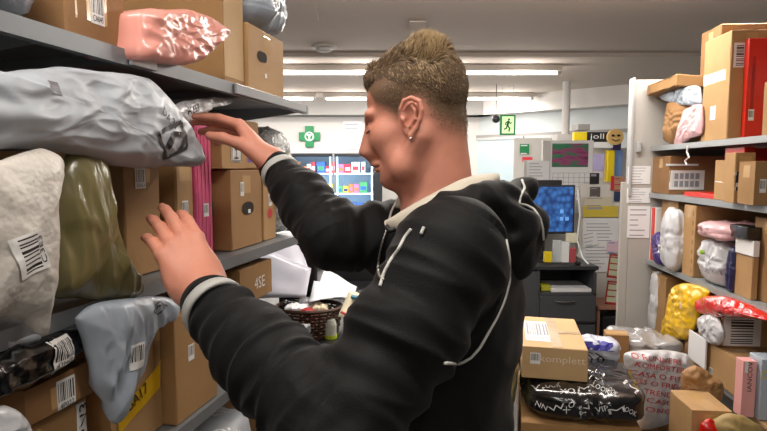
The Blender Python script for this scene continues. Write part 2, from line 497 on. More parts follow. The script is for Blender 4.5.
def hand(sdf, W, X, Y, Z, curl, thumb_out=.55, thumb_curl=(.1, .35, .35), spread=.07, sc=1.0):
    X = X / np.linalg.norm(X); Z = Z - X * (X @ Z); Z /= np.linalg.norm(Z); Y = Y - X * (X @ Y) - Z * (Z @ Y); Y /= np.linalg.norm(Y)
    def L(x, y, z): return W + (X * x + Y * y + Z * z) * sc
    class _S:
        def rc(s_, a, b, ra, rb, k): sdf0.rc(a, b, ra * sc, rb * sc, k)
        def el(s_, c, r, R, k): sdf0.el(c, tuple(x * sc for x in r), R, k)
    sdf0 = sdf; sdf = _S()
    R = np.stack([X, Y, Z])
    sdf.rc(L(-.10, 0, 0), L(0, 0, 0), .031, .0265, .02)
    sdf.el(L(.012, 0, 0), (.035, .030, .021), R, .02)
    sdf.el(L(.052, .002, -.002), (.052, .039, .0165), R, .014)
    sdf.el(L(.032, .026, -.012), (.036, .018, .016), R, .012)
    sdf.el(L(.036, -.026, -.010), (.036, .015, .014), R, .012)
    kn = [(.094, .029), (.099, .010), (.094, -.010), (.084, -.028)]
    ln = [(.044, .026, .021), (.049, .030, .022), (.045, .028, .022), (.035, .021, .020)]
    rr = [(.0102, .0092, .0084, .0070), (.0105, .0094, .0085, .0071), (.0100, .0090, .0082, .0069), (.0090, .0080, .0073, .0062)]
    for i in range(4):
        y0 = kn[i][1]
        sdf.rc(L(.035, y0 * .6, .001), L(kn[i][0], y0, .002), .010, rr[i][0] + .001, .010)
        p = np.array(L(kn[i][0], y0, .001)); a = 0; sp = spread * (1.5 - i)
        f = X * math.cos(sp) + Y * math.sin(sp)
        for j in range(3):
            a += curl[i][j]; d = f * math.cos(a) - Z * math.sin(a)
            q = p + d * ln[i][j] * sc
            sdf.rc(p, q, rr[i][j], rr[i][j + 1], .0035)
            p = q
    p = L(.022, .026, -.010); a = thumb_out; b = 0; tl = (.040, .032, .025); tr = (.0135, .0112, .0102, .0080)
    for j in range(3):
        b += thumb_curl[j]
        d = X * math.cos(a) * math.cos(b) + Y * math.sin(a) - Z * math.sin(b) * math.cos(a); d /= np.linalg.norm(d)
        q = p + d * tl[j] * sc; sdf.rc(p, q, tr[j], tr[j + 1], .006); p = q; a *= .75
def build_person():
    skin = mat('skin', rgb(204, 138, 116), .5, bump=.12, bscale=260, var=.07, vscale=24, sss=.12, spec=.35)
    nt = skin.node_tree; bs = nt.nodes['Principled BSDF']; src = bs.inputs['Base Color'].links[0].from_socket
    at = nt.nodes.new('ShaderNodeAttribute'); at.attribute_name = 'stubble'
    ns = nt.nodes.new('ShaderNodeTexNoise'); ns.inputs['Scale'].default_value = 900
    mth = nt.nodes.new('ShaderNodeMath'); mth.operation = 'MULTIPLY_ADD'; mth.inputs[1].default_value = .9; mth.inputs[2].default_value = -.4
    ad = nt.nodes.new('ShaderNodeMath'); ad.operation = 'ADD'; ad.use_clamp = True
    mu = nt.nodes.new('ShaderNodeMath'); mu.operation = 'MULTIPLY'; mu.use_clamp = True
    nt.links.new(ns.outputs[0], mth.inputs[0]); nt.links.new(mth.outputs[0], ad.inputs[0]); nt.links.new(at.outputs['Fac'], ad.inputs[1])
    nt.links.new(at.outputs['Fac'], mu.inputs[0]); nt.links.new(ad.outputs[0], mu.inputs[1])
    mxc = nt.nodes.new('ShaderNodeMix'); mxc.data_type = 'RGBA'; mxc.inputs['B'].default_value = rgb(112, 86, 66)
    for i_ in mxc.inputs:
        if i_.identifier == 'B_Color': i_.default_value = rgb(112, 86, 66)
        if i_.identifier == 'A_Color': nt.links.new(src, i_)
        if i_.identifier == 'Factor_Float': nt.links.new(mu.outputs[0], i_)
    nt.links.new([o_ for o_ in mxc.outputs if o_.identifier == 'Result_Color'][0], bs.inputs['Base Color'])
    B = SDF()
    # head
    hel(B, 419, 92, 0, 44, 42, 42, 8)
    hel(B, 395, 100, 0, 29, 27, 35, 12)
    hel(B, 396, 134, 0, 27, 34, 33, 12)
    hel(B, 425, 118, 0, 36, 32, 38, 12)
    for s in (1, -1):
        hrc(B, (424, 142, 35 * s), (408, 170, 27 * s), 10, 11, 12); hrc(B, (408, 170, 27 * s), (395, 179, 9 * s), 11, 10, 12)
        hel(B, 389, 141, 21 * s, 14, 14, 13, 10); hel(B, 399, 158, 20 * s, 12, 13, 12, 10)          # cheek
        hrc(B, (369.5, 120, 6 * s), (373, 118, 24 * s), 5.4, 5, 6)   # brow ridge
        hel(B, 367.5, 131, 16 * s, 6, 5.5, 8, 6, -1)       # socket
        hel(B, 376.5, 131, 17 * s, 7.5, 7, 7.5, 2)       # lidded eye
        hrc(B, (371.2, 133.4, 10 * s), (373.2, 134.4, 24 * s), 1.1, 1.1, 1.5)  # lid fold
        hel(B, 367.5, 154, 5.5 * s, 4.6, 3.6, 3.8, 3)    # nostril wing
    hel(B, 397, 175, 0, 15, 14, 22, 10)
    hel(B, 391, 180, 0, 9, 8.5, 12, 6)                 # chin
    hrc(B, (369, 124, 0), (362.5, 150, 0), 4, 4.4, 6)    # nose
    hel(B, 362.8, 152.5, 0, 5, 4.4, 5.4, 3); hel(B, 373, 150, 0, 9, 11, 11, 6)
    hrc(B, (371, 158, 0), (374, 164, 0), 4, 4, 5)
    hrc(B, (374.5, 164.3, 0), (380.5, 165.5, 14), 3.2, 2.4, 3); hrc(B, (374.5, 164.3, 0), (380.5, 165.5, -14), 3.2, 2.4, 3)
    hrc(B, (378, 171.2, 0), (383, 170.2, 13), 3.4, 2.4, 3); hrc(B, (378, 171.2, 0), (383, 170.2, -13), 3.4, 2.4, 3)
    hrc(B, (373.5, 167.8, 0), (382, 168.2, 16), 1, 1, 1, -1); hrc(B, (373.5, 167.8, 0), (382, 168.2, -16), 1, 1, 1, -1)
    hel(B, 379, 176, 0, 4, 2.2, 10, 4, -1)
    # ears
    for s in (1, -1):
        hel(B, 416, 126, 41 * s, 9, 17, 4, 3, 1, 12)
        hel(B, 414.5, 127, 45.5 * s, 6, 12, 3.6, 1.5, -1, 12)
        rim = [(411, 133, 43), (407.5, 126, 44), (406.5, 117, 45), (410, 110, 46), (417, 107.5, 47), (424.5, 111, 48), (427, 119, 48), (425.5, 128, 47), (421.5, 136, 45.5), (417, 143, 44)]
        B.line([H(a, b, c * s) for a, b, c in rim], [x * S_ for x in (2, 1.7, 1.9, 2.1, 2.3, 2.5, 2.5, 2.3, 2.4, 3.2)], 1.2 * S_)
        B.line([H(a, b, c * s) for a, b, c in [(417, 113, 45), (420.5, 119, 46), (420, 127, 45.5), (416, 134, 44.5)]], [1.7 * S_] * 4, 1.5 * S_)
        hel(B, 410.5, 128, 45 * s, 2.4, 3.4, 2.6, 1.2)    # tragus
        hel(B, 413, 129, 44 * s, 2.6, 3.6, 3.4, 1, -1)
    # neck
    B.rc(H(430, 135, 0), p3(437, 205, .935), 33 * S_, 36 * S_, .02)
    B.rc(H(415, 165, 0), p3(430, 205, .93), 20 * S_, 22 * S_, .02)
    B.rc(H(437, 120, 0), p3(439, 190, .935), 26 * S_, 31 * S_, .02)
    # trunk, arms, legs
    ty = math.radians(14); TA = np.array([-math.cos(ty), math.sin(ty), 0]); TC = np.array([-math.sin(ty), -math.cos(ty), 0]); TZ = np.array([0, 0, 1.])
    TR = np.stack([TA, TC, TZ])
    nb = p3(452, 215, .935)
    SL, EL, WL = p3(448, 262, .765), p3(338, 438, .665), p3(207, 300, .85)
    SR, ER, WR = p3(432, 236, 1.09), p3(334, 238, 1.02), p3(275, 166, 1.15)
    hip = np.array([.118, .935, .95])
    B.el(nb + [0.0, 0, -.16], (.10, .16, .17), TR, .05)
    B.el(nb + [0.01, 0, -.36], (.09, .14, .20), TR, .05)
    B.el(hip, (.10, .155, .12), TR, .05)
    B.rc(SL, SR, .05, .05, .05)
    B.line([SL, EL, WL], [.05, .038, .027], .02); B.line([SR, ER, WR], [.05, .038, .027], .02)
    legs = []
    for s, fx in ((1, -.10), (-1, .06)):
        h0 = hip + TC * .085 * s + [0, 0, -.04]; an = np.array([h0[0] + fx * .4 + .01, h0[1], .10]); kn = (h0 + an) / 2 + TA * .03
        legs.append((h0, kn, an)); B.line([h0, kn, an], [.08, .052, .038], .03)
        B.rc(an + [0, 0, -.04], an + TA * .15 + [0, 0, -.07], .04, .03, .02)
    # hands
    X = p3(181, 250, .895) - WL; Z = -np.array(ray(200, 280)) + np.array([.25, 0, .1])
    Xn = X / np.linalg.norm(X)
    hand(B, WL + Xn * .012, X, np.cross(Xn, Z), Z, [(.22, .30, .2), (.12, .28, .2), (.16, .30, .2), (.24, .34, .25)], thumb_out=.3, thumb_curl=(.7, .2, .2), spread=.035, sc=1.1)
    X = p3(240, 127, 1.18) - WR; Y = -np.array(ray(240, 140)); Xn = X / np.linalg.norm(X)
    hand(B, WR + Xn * .008, X, Y - np.array([0, 0, .25]), np.cross(Y, Xn) * (1 if np.cross(Y, Xn)[2] > 0 else -1), [(.50, .20, .10), (.55, .24, .14), (.60, .28, .16), (.68, .32, .2)],
         thumb_out=.35, thumb_curl=(.35, .2, .15), spread=.03, sc=1.07)
    V, F = B.mesh(.0026); V = smooth_mesh(V, F, 1, .5)
    # little skin relief
    base = (hip[0], hip[1], 0)
    body = np_obj('person', V, F, skin, None, base)
    body.location = base
    rel = V - H0; a = rel @ HA / S_; b = rel @ HB / S_; X_ = 412 - a; Y_ = 110 - b
    nz = np.array([noise.noise(Vector(v) * 60) for v in V[np.where(Y_ < 175)[0]]]) if False else 0
    bl = np.interp(X_, [360, 372, 380, 392, 402, 408, 428, 440, 452, 466], [90, 92, 106, 113, 122, 107, 112, 128, 134, 136])
    fw = np.interp(X_, [372, 385, 404, 430, 460], [4, 12, 18, 34, 40])
    st = np.clip((bl + 4 - Y_) / fw + .5, 0, 1) * (Y_ < 180) * (np.abs(rel @ HC / S_) < np.where((X_ > 404) & (X_ < 430) & (Y_ > 104), 41.5, 99))
    at_ = body.data.attributes.new('stubble', 'FLOAT', 'POINT'); at_.data.foreach_set('value', st.astype(np.float32))
    body['label'] = 'man in a black hooded jacket with pale piping reaching both hands into the parcel shelves'
    body['category'] = 'person'
    print('body', len(V))
    def child(name, mb, mats, label=None, smooth=True, parent=None):
        o = mkobj(name, [v - Vector(base) for v in mb.V], mb.F, mats, mb.I, parent or body, None, smooth)
        if label: o['label'] = label
        return o
    # ---------------- hair
    head_bvh = BVHTree.FromPolygons(V.tolist(), F.tolist())
    hd = mat('hair_dark', rgb(98, 78, 60), .55, spec=.3); hl = mat('hair_fair', rgb(186, 160, 120), .5, spec=.4); hm = mat('hair_mid', rgb(128, 104, 78), .5, spec=.3)
    HS = SDF()
    hel(HS, 418, 86, 0, 46, 38, 42.6, 4)
    hel(HS, 438, 94, 0, 27, 42, 37.5, 10)
    hel(HS, 410, 72, 0, 44, 17, 31, 10, 1, -22)
    hel(HS, 422, 60, 0, 19, 15, 27, 10)
    hel(HS, 376, 80, 0, 13, 11, 24, 8)
    hv, hf = HS.mesh(.0028)
    rel = hv - H0; a = rel @ HA / S_; b = rel @ HB / S_; c = rel @ HC / S_
    ppx = 412 - a; ppy = 110 - b
    nrm = vnormals(hv, hf)
    dsp = np.array([noise.noise(Vector((x * .12 + z * .1, y * .05, z * .45))) for x, y, z in zip(a, b, c)])
    top = np.clip((95 - ppy) / 30, 0, 1)
    hv = hv + nrm * (dsp * top * 4 * S_)[:, None]
    lim = np.interp(ppx, [360, 372, 380, 392, 404, 428, 440, 466], [88, 88, 92, 94, 96, 100, 108, 118]) + 4 * np.sin(c * .9 + ppx * .8)
    keep = (ppy < lim)
    hf2 = hf[keep[hf].all(axis=1)]
    fm = ppy[hf2].mean(axis=1); fx = ppx[hf2].mean(axis=1)
    hair = np_obj('hair', hv, hf2, [hd, hm], body, base, fmi=((fm < 62) & (fx > 385)))
    hb = BVHTree.FromPolygons(hv.tolist(), hf.tolist())
    rnd = random.Random(4); mbs = MB(); cnt = 0; tries = 0
    H0v = Vector(H0)
    VA, VB, VC = Vector(HA), Vector(HB), Vector(HC)
    while cnt < 20000 and tries < 80000:
        tries += 1
        d = Vector((rnd.gauss(0, 1), rnd.gauss(0, 1), rnd.gauss(0, 1))).normalized()
        o0 = Vector(H(418, 92, 0))
        dirw = VA * d.x + VB * d.y + VC * d.z
        h1 = hb.ray_cast(o0 + dirw * .3, -dirw); h2 = head_bvh.ray_cast(o0 + dirw * .3, -dirw)
        if h1[0] is None and h2[0] is None: continue
        use = h1 if (h1[0] is not None and (h2[0] is None or (h1[0] - o0).length > (h2[0] - o0).length)) else h2
        p, n = use[0], use[1]
        r = p - H0v; x = 412 - r.dot(VA) / S_; y = 110 - r.dot(VB) / S_; c_ = r.dot(VC) / S_
        if n.dot(dirw) < 0: n = -n
        limy = float(np.interp(x, [360, 372, 380, 392, 402, 408, 428, 440, 452, 466], [90, 92, 106, 113, 122, 107, 114, 130, 136, 138])) - abs(rnd.gauss(0, 1)) * float(np.interp(x, [372, 385, 404, 430, 460], [2, 5, 8, 14, 16])) + 3
        if y > limy: continue
        if 402 < x < 430 and abs(c_) > 39 and y > 106: continue
        topness = max(0, min(1, (100 - y) / 46)) * max(0, min(1, (47 - abs(c_)) / 16 + .25)) * max(.2, min(1, (462 - x) / 26))
        ln = (2.6 + topness * 9.5 * (.6 + .6 * rnd.random())) * S_
        # comb: forehead swept up and back, crown up, sides down and back
        nv = noise.noise_vector(Vector((x * .09, y * .05, c_ * .16))) * .35
        bk = max(0, min(1, (x - 436) / 16)); up_ = max(0, min(1, (x - 405) / 20))
        gt = VA * (-.75 + .5 * (x < 375) + .55 * up_) + VB * (.45 + .35 * up_ - bk * .8) + n * .35 + nv
        gs = -VB * .8 - VA * .45 + n * .12
        bl_ = max(0, min(1, (topness - .35) / .4)); bl_ = bl_ * bl_ * (3 - 2 * bl_)
        g = gt.normalized() * bl_ + gs.normalized() * (1 - bl_); topness *= 1 - .55 * bk
        g = (g + Vector((rnd.gauss(0, .15), rnd.gauss(0, .15), rnd.gauss(0, .15)))).normalized()
        w = (.34 if topness > .3 else .27) * S_
        sd = g.cross(n).normalized() if g.cross(n).length > 1e-3 else g.orthogonal()
        q1 = p + g * ln * .5 + n * ln * .12; q2 = p + g * ln + n * ln * .02
        p0 = p - n * .001
        k = len(mbs.V)
        up = sd.cross(g).normalized() * w * .6
        mbs.V += [p0 - sd * w, p0 + sd * w, p0 + up, q1 - sd * w * .8, q1 + sd * w * .8, q1 + up, q2]
        fs = [(0, 1, 4, 3), (1, 2, 5, 4), (2, 0, 3, 5), (3, 4, 6), (4, 5, 6), (5, 3, 6)]
        mbs.F += [tuple(i + k for i in f) for f in fs]
        fair = topness * (.2 + 1.2 * max(0, min(1, (x - 392) / 40)))
        mi = 1 if rnd.random() < fair * .8 else (2 if rnd.random() < .45 else 0)
        mbs.I += [mi] * 6; cnt += 1
    o = child('hair_strands', mbs, [hd, hl, hm], parent=hair, smooth=False); o['kind'] = 'stuff'
    # eyebrow, lashes
    for s, nm in ((1, 'eyebrow'), (-1, 'eyebrow')):
        mb = MB(); mb.tube([H(367.5, 119.5, 7 * s), H(367.2, 117.5, 13 * s), H(370, 116, 20 * s), H(376, 117, 27 * s)], [.7 * S_, 1.4 * S_, 1.3 * S_, .5 * S_], 6)
        child(nm, mb, [hd])
        mb = MB(); mb.tube([H(369.2, 134.6, 11 * s), H(368.6, 135.6, 16 * s), H(371, 135.4, 22 * s), H(374, 134, 25.5 * s)], [.4 * S_, .7 * S_, .7 * S_, .4 * S_], 6)
        child('eyelashes', mb, [INK])
    mb = MB(); mb.ball(H(417, 145.5, 47.4), 1.5 * S_, 8); child('earring', mb, [mat('silver', rgb(210, 208, 205), .2, metal=1)], 'small silver ear stud')

    # ---------------- jacket
    black = mat('jacket_black', rgb(14, 14, 15), .66, bump=.18, bscale=420, sheen=.04, spec=.2)
    cream = mat('lining_cream', rgb(196, 188, 172), .8, bump=.25, bscale=300)
    white = mat('piping_white', rgb(205, 203, 198), .6, bump=.2, bscale=400)
    J = SDF()
    J.el(nb + [0.0, 0, -.15], (.116, .178, .165), TR, .05)
    J.el(nb + [-0.01, 0, -.30], (.106, .165, .20), TR, .06)
    J.el(nb + [-0.015, 0, -.42], (.106, .165, .17), TR, .06)
    J.el(hip + [-.01, 0, .04], (.118, .175, .10), TR, .05)
    J.rc(SL + [0.006, .02, 0], SR, .073, .06, .05)
    J.rc(nb + [.0, -.055, -.025], SL + [.004, .01, .02], .048, .056, .04)
    J.rc(nb + [-.0, .055, -.025], SR, .048, .05, .04)
    Wc = WL + (EL - WL) * .05
    J.line([SL, SL + (EL - SL) * .45 + [0, -.0, -.005], EL, EL + (WL - EL) * .5 + [0, 0, .004], Wc], [.075, .068, .062, .055, .044], .03)
    Wd = WR + (ER - WR) * .13
    J.line([SR, SR + (ER - SR) * .5, ER, ER + (WR - ER) * .5, Wd], [.066, .062, .054, .047, .036], .03)
    # hem and cuff openings cut flat
    jv, jf = J.mesh(.0042); jv = smooth_mesh(jv, jf, 1)
    jn = vnormals(jv, jf)
    def axis_t(Vv, A, Bp):
        ba = Bp - A; L = np.linalg.norm(ba); ba = ba / L
        t = (Vv - A) @ ba; r = np.linalg.norm(Vv - A - np.clip(t, 0, L)[:, None] * ba, axis=1)
        return t, r, L
    dis = np.zeros(len(jv))
    for A, Bp, R, amp, fq in ((SL, EL, .095, .0065, 17), (EL, WL, .085, .0075, 22), (SR, ER, .085, .006, 20), (ER, WR, .075, .006, 24)):
        t, r, L = axis_t(jv, A, Bp)
        w = np.clip((R - r) / .02, 0, 1) * np.clip((t + .06) / .06, 0, 1) * np.clip((L + .04 - t) / .05, 0, 1)
        ii = np.where(w > 0)[0]
        for i in ii:
            v = jv[i]
            q = Vector((t[i] * fq, v[0] * 5, v[2] * 7))
            nn = noise.noise(q) + .5 * noise.noise(q * 2.1)
            dis[i] += w[i] * amp * ((1 - abs(nn) * 2.6) * .9 + noise.noise(Vector(v) * 16) * .6)
    for i in np.where(dis == 0)[0]:
        v = Vector(jv[i]); q = Vector((v.x * 6 + v.z * 5, v.y * 4, v.z * 10 - v.x * 7))
        dis[i] = .0065 * (1 - abs(noise.noise(q)) * 2.4) + .003 * noise.noise(v * 20)
    jv = jv + jn * dis[:, None]
    cut = jv[:, 2] < .88
    jv[cut, 2] = .88
    jacket = np_obj('jacket', jv, jf, black, body, base); print('jacket', len(jv))
    # hood lying bunched behind the neck
    D = SDF()
    D.rc(p3(413, 236, .815), p3(452, 214, .80), .018, .026, .02)
    D.rc(p3(452, 214, .80), p3(500, 196, .845), .030, .026, .02)
    D.rc(p3(478, 232, .82), p3(512, 222, .86), .034, .036, .03)
    D.rc(p3(500, 200, .87), p3(524, 189, .93), .022, .017, .02)
    D.rc(p3(524, 189, .93), p3(518, 196, 1.04), .017, .02, .02)
    D.rc(p3(516, 212, .88), p3(527, 226, .90), .026, .022, .02)
    D.rc(p3(527, 222, .90), p3(524, 254, .90), .024, .022, .02)
    D.rc(p3(505, 235, .86), p3(512, 262, .88), .038, .028, .03)
    D.rc(p3(527, 226, .92), p3(515, 235, 1.05), .026, .03, .03)
    D.rc(p3(490, 205, .99), p3(505, 215, 1.04), .032, .036, .03)
    D.rc(p3(460, 200, 1.02), p3(500, 200, 1.02), .02, .03, .03)
    for a, b_, r in (((519, 196, .82), (528, 207, .86), .010), ((470, 208, .765), (500, 240, .79), .008), ((492, 204, .79), (512, 232, .81), .008), ((455, 226, .755), (487, 256, .775), .007)):
        D.rc(p3(*a), p3(*b_), r, r, .014, -1)
    dv, df = D.mesh(.0034); dn = vnormals(dv, df)
    dd = np.array([.004 * (1 - abs(noise.noise(Vector((v[0] * 20 + v[2] * 14, v[1] * 9, v[2] * 20 - v[0] * 12)))) * 2.4) for v in dv])
    dv = dv + dn * dd[:, None]
    np_obj('hood', dv, df, black, body, base)
    allv = np.concatenate([jv, dv]); allf = np.concatenate([jf, df + len(jv)])
    jb = BVHTree.FromPolygons(allv.tolist(), allf.tolist())
    def on(px, py, lift=.002, dflt=.8):
        r = ray(px, py).normalized(); h = jb.ray_cast(CAMP, r)
        return (h[0] - r * lift) if h[0] is not None else P(px, py, dflt)
    def dense(pts, n=6):
        out = []
        for i in range(len(pts) - 1):
            for k in range(n): t = k / n; out.append((pts[i][0] * (1 - t) + pts[i + 1][0] * t, pts[i][1] * (1 - t) + pts[i + 1][1] * t))
        return out + [pts[-1]]
    def soft(P_, it=2):
        for _ in range(it): P_ = [P_[0]] + [(P_[i - 1] + P_[i] * 2 + P_[i + 1]) / 4 for i in range(1, len(P_) - 1)] + [P_[-1]]
        return P_
    def piping(name, pts, r=.0016, dflt=.8, label=None, lift=.001):
        mb = MB(); mb.tube(soft([on(x, y, lift, dflt) for x, y in dense(pts)]), r, 8); return child(name, mb, [white], label)
    piping('sleeve_piping', [(506, 240), (509.5, 258), (510, 280), (505, 300), (497, 318), (489, 332), (480, 348), (471, 358), (460, 364), (444, 363)], .0021)
    piping('hood_piping', [(522, 180), (525, 188), (520.5, 196), (519, 204), (526, 205), (534, 209), (540, 218), (543, 230), (543.5, 240)], .0021, .9)
    piping('drawcord', [(411, 229), (404, 238), (398, 250), (391, 259), (384, 272), (380, 286)], .0022, .82, 'pale drawcord hanging from the hood', .003)
    piping('drawcord', [(424, 227), (421, 234)], .0022, .82, lift=.003)
    piping('front_piping', [(403, 196), (396, 202), (391, 212), (389, 221)], .002, .95)
    # zip
    mb = MB(); z = soft([on(x, y, .002, .85) for x, y in dense([(387, 229), (383, 240), (380, 252), (378, 266), (379, 276), (384, 280)])])
    mb.tube(z, [(.0026 if i % 2 else .0017) for i in range(len(z))], 7)
    child('zip', mb, [mat('zip_metal', rgb(170, 165, 158), .35, metal=.8)])
    mb = MB(); mb.tube([P(386, 226, .845), P(390, 231, .842), P(395, 229, .838)], .004, 8); child('zip_pull', mb, [INK])
    # cream stand collar folded open, near side wraps round the nape to the far side
    top = [(391, 221, .875), (401, 213.5, .85), (410, 208, .835), (428, 198, .825), (446, 188.5, .835), (460, 181.5, .855), (474, 177, .885), (490, 175.5, .935), (494, 175.5, .99), (470, 177, 1.04)]
    bot = [(388, 229, .862), (398, 230, .835), (409, 228, .815), (424, 217, .80), (441, 206, .80), (455, 198, .808), (468, 191, .825), (490, 183.5, .865), (504, 180, .95), (492, 180, 1.06)]
    mb = MB()
    def ribbon(top, bot, th=.004, n=5):
        def den(L):
            o = []
            for i in range(len(L) - 1):
                for k in range(n): t = k / n; o.append(P(*[L[i][j] * (1 - t) + L[i + 1][j] * t for j in range(3)]))
            return soft(o + [P(*L[-1])])
        A, B_ = den(top), den(bot); m = 6; V = []; F = []
        for si in (0, 1):
            for i in range(len(A)):
                nn = (B_[i] - A[i]).cross(A[min(i + 1, len(A) - 1)] - A[max(i - 1, 0)]).normalized()
                if nn.dot(CAMP - A[i]) < 0: nn = -nn
                for k in range(m + 1):
                    t = k / m; bul = math.sin(math.pi * t) * .006
                    V.append(A[i].lerp(B_[i], t) + nn * (bul + (th if si else 0)))
        w = m + 1; o = len(A) * w
        for i in range(len(A) - 1):
            for k in range(m):
                q = (i * w + k, i * w + k + 1, (i + 1) * w + k + 1, (i + 1) * w + k)
                F.append(q); F.append(tuple(x + o for x in q[::-1]))
            F.append((i * w, (i + 1) * w, (i + 1) * w + o, i * w + o)); F.append((i * w + m, i * w + m + o, (i + 1) * w + m + o, (i + 1) * w + m))
        for i in (0, len(A) - 1):
            for k in range(m): F.append((i * w + k, i * w + k + 1, i * w + k + 1 + o, i * w + k + o))
        return V, F
    mb.add(*ribbon(top, bot)); child('collar', mb, [cream], 'cream lining of the stand-up collar')
    mb = MB(); mb.add(*ribbon([(404, 196, 1.0), (409, 199, .97), (413, 206, .93)], [(396, 208, .97), (402, 209.5, .945), (408, 210, .92)])); child('collar', mb, [cream])
    # cuffs
    grey = mat('reflective_grey', rgb(176, 176, 172), .5, bump=.2, bscale=300)
    def ring(name, A, Bp, r0, r1, th, m, label=None, sq=1.0):
        A = Vector(A); Bp = Vector(Bp); t = (Bp - A).normalized(); u = t.orthogonal().normalized(); w = t.cross(u); n = 36; V = []; F = []
        prof = [(0, r0), (.08, r0 + th * .8), (.3, r0 * .7 + r1 * .3 + th), (.7, r0 * .3 + r1 * .7 + th), (.92, r1 + th * .8), (1, r1), (.9, r1 - th), (.1, r0 - th)]
        for i in range(n):
            a = 2 * math.pi * i / n
            for x, r in prof:
                rr = r * (1 + .015 * math.sin(a * 18))
                V.append(A.lerp(Bp, x) + (u * math.cos(a) + w * math.sin(a)) * rr)
        m_ = len(prof)
        for i in range(n):
            for k in range(m_): F.append((i * m_ + k, i * m_ + (k + 1) % m_, ((i + 1) % n) * m_ + (k + 1) % m_, ((i + 1) % n) * m_ + k))
        mb = MB(); mb.add(V, F); child(name, mb, [m], label)
    dL = (EL - WL) / np.linalg.norm(EL - WL); dR = (ER - WR) / np.linalg.norm(ER - WR)
    ring('cuff', WL - dL * .006, WL + dL * .008, .036, .040, .003, black); ring('cuff_band', WL + dL * .008, WL + dL * .030, .043, .047, .004, grey, 'light grey band round the cuff')
    ring('cuff', WR - dR * .004, WR + dR * .014, .033, .035, .003, black); ring('cuff_band', WR + dR * .014, WR + dR * .034, .036, .038, .004, grey, 'light grey band round the cuff')
    # trousers and shoes (below the frame)
    tr = mat('trouser_dark', rgb(38, 42, 52), .8); LG = SDF()
    LG.el(hip, (.115, .17, .13), TR, .05)
    for h0, kn, an in legs: LG.line([h0, kn, an + [0, 0, .01]], [.095, .068, .06], .03)
    lv, lf = LG.mesh(.008); np_obj('trousers', lv, lf, tr, body, base)
    for h0, kn, an in legs:
        SH = SDF(); SH.rc(an + [0, 0, -.04], an + TA * .16 + [0, 0, -.055], .052, .042, .02); sv, sf = SH.mesh(.006); sv[:, 2] = np.maximum(sv[:, 2], .0)
        np_obj('shoe', sv, sf, mat('shoe_dark', rgb(30, 30, 32), .5), body, base)
    return body
# ------------------------------------------------------------------ solving sizes from sight lines
def _proj(p):
    q = p - CAMP; z = q.dot(CAMF); return 383.5 + FPX * q.dot(CAMR) / z, 215.5 - FPX * q.dot(CAMU) / z
def ypx(fr, px, x, z, lo=.35, hi=6):
    s = 1 if _proj(fr.m @ Vector((x, hi, z)))[0] > _proj(fr.m @ Vector((x, lo, z)))[0] else -1
    for _ in range(40):
        m = (lo + hi) / 2
        if s * (_proj(fr.m @ Vector((x, m, z)))[0] - px) < 0: lo = m
        else: hi = m
    return lo
def zpy(fr, py, x, y):
    lo, hi = -1, 4
    for _ in range(40):
        m = (lo + hi) / 2
        if _proj(fr.m @ Vector((x, y, m)))[1] > py: lo = m
        else: hi = m
    return lo
def W(px, py, d): return P(px, py, d)

# ------------------------------------------------------------------ the room
def struct(name, mb, mats, kind='structure'):
    o = mkobj(name, mb.V, mb.F, mats, mb.I); o['kind'] = kind; return o
ceil_m = mat('ceiling_paint', rgb(196, 184, 174), .9, bump=.06, bscale=30, var=.02, vscale=1.5)
wall_m = mat('wall_paint', rgb(206, 203, 200), .85, bump=.05, bscale=60, var=.02, vscale=2)
dim_m = mat('wall_grey', rgb(150, 148, 146), .85, bump=.05, bscale=60)
floor_m = mat('floor_vinyl', rgb(92, 88, 86), .45, var=.08, vscale=5, bump=.05)
HC_ = 2.60
mb = MB(); mb.box(-3.6, 4.7, -2.6, 9.2, -.05, 0); struct('floor', mb, floor_m)
mb = MB(); mb.box(-3.6, 4.7, -2.6, 9.2, HC_, HC_ + .06); struct('ceiling', mb, ceil_m)
mb = MB(); mb.box(-3.66, -3.6, -2.6, 9.2, 0, HC_); struct('wall_left', mb, wall_m)
mb = MB(); mb.box(4.6, 4.66, -2.6, 9.2, 0, HC_); struct('wall_right', mb, wall_m)
mb = MB(); mb.box(-3.6, 4.6, -2.66, -2.6, 0, HC_); struct('wall_front', mb, wall_m)
mb = MB(); mb.box(-3.6, 1.5, 8.6, 8.7, 0, HC_); struct('wall_back', mb, wall_m)
mb = MB(); a = Vector((1.30, 8.75)); b = Vector((4.62, 5.75)); n_ = Vector((b - a).normalized()); n_ = Vector((-n_.y, n_.x)) * .08
mb.prism([(a.x, a.y), (b.x, b.y), (b.x + n_.x, b.y + n_.y), (a.x + n_.x, a.y + n_.y)], 2, 0, HC_); struct('wall_oblique', mb, mat('wall_cool', rgb(196, 202, 204), .8, bump=.04))
# bulkheads under the ceiling
mb = MB(); mb.box(-3.6, 1.6, 8.25, 8.6, 2.36, HC_); struct('trim_1', mb, dim_m)
mb = MB(); k_ = -n_ * 3.2
mb.prism([(a.x, a.y), (b.x, b.y), (b.x + k_.x, b.y + k_.y), (a.x + k_.x, a.y + k_.y)], 2, 2.36, HC_); struct('trim_2', mb, wall_m)
mb = MB(); mb.box(-3.6, 4.6, 5.02, 5.10, 2.565, HC_); struct('trim_3', mb, ceil_m)
mb = MB(); k2 = -n_ * .35
mb.prism([(a.x, a.y), (b.x, b.y), (b.x + k2.x, b.y + k2.y), (a.x + k2.x, a.y + k2.y)], 2, 2.04, 2.08); struct('trim_4', mb, dim_m)
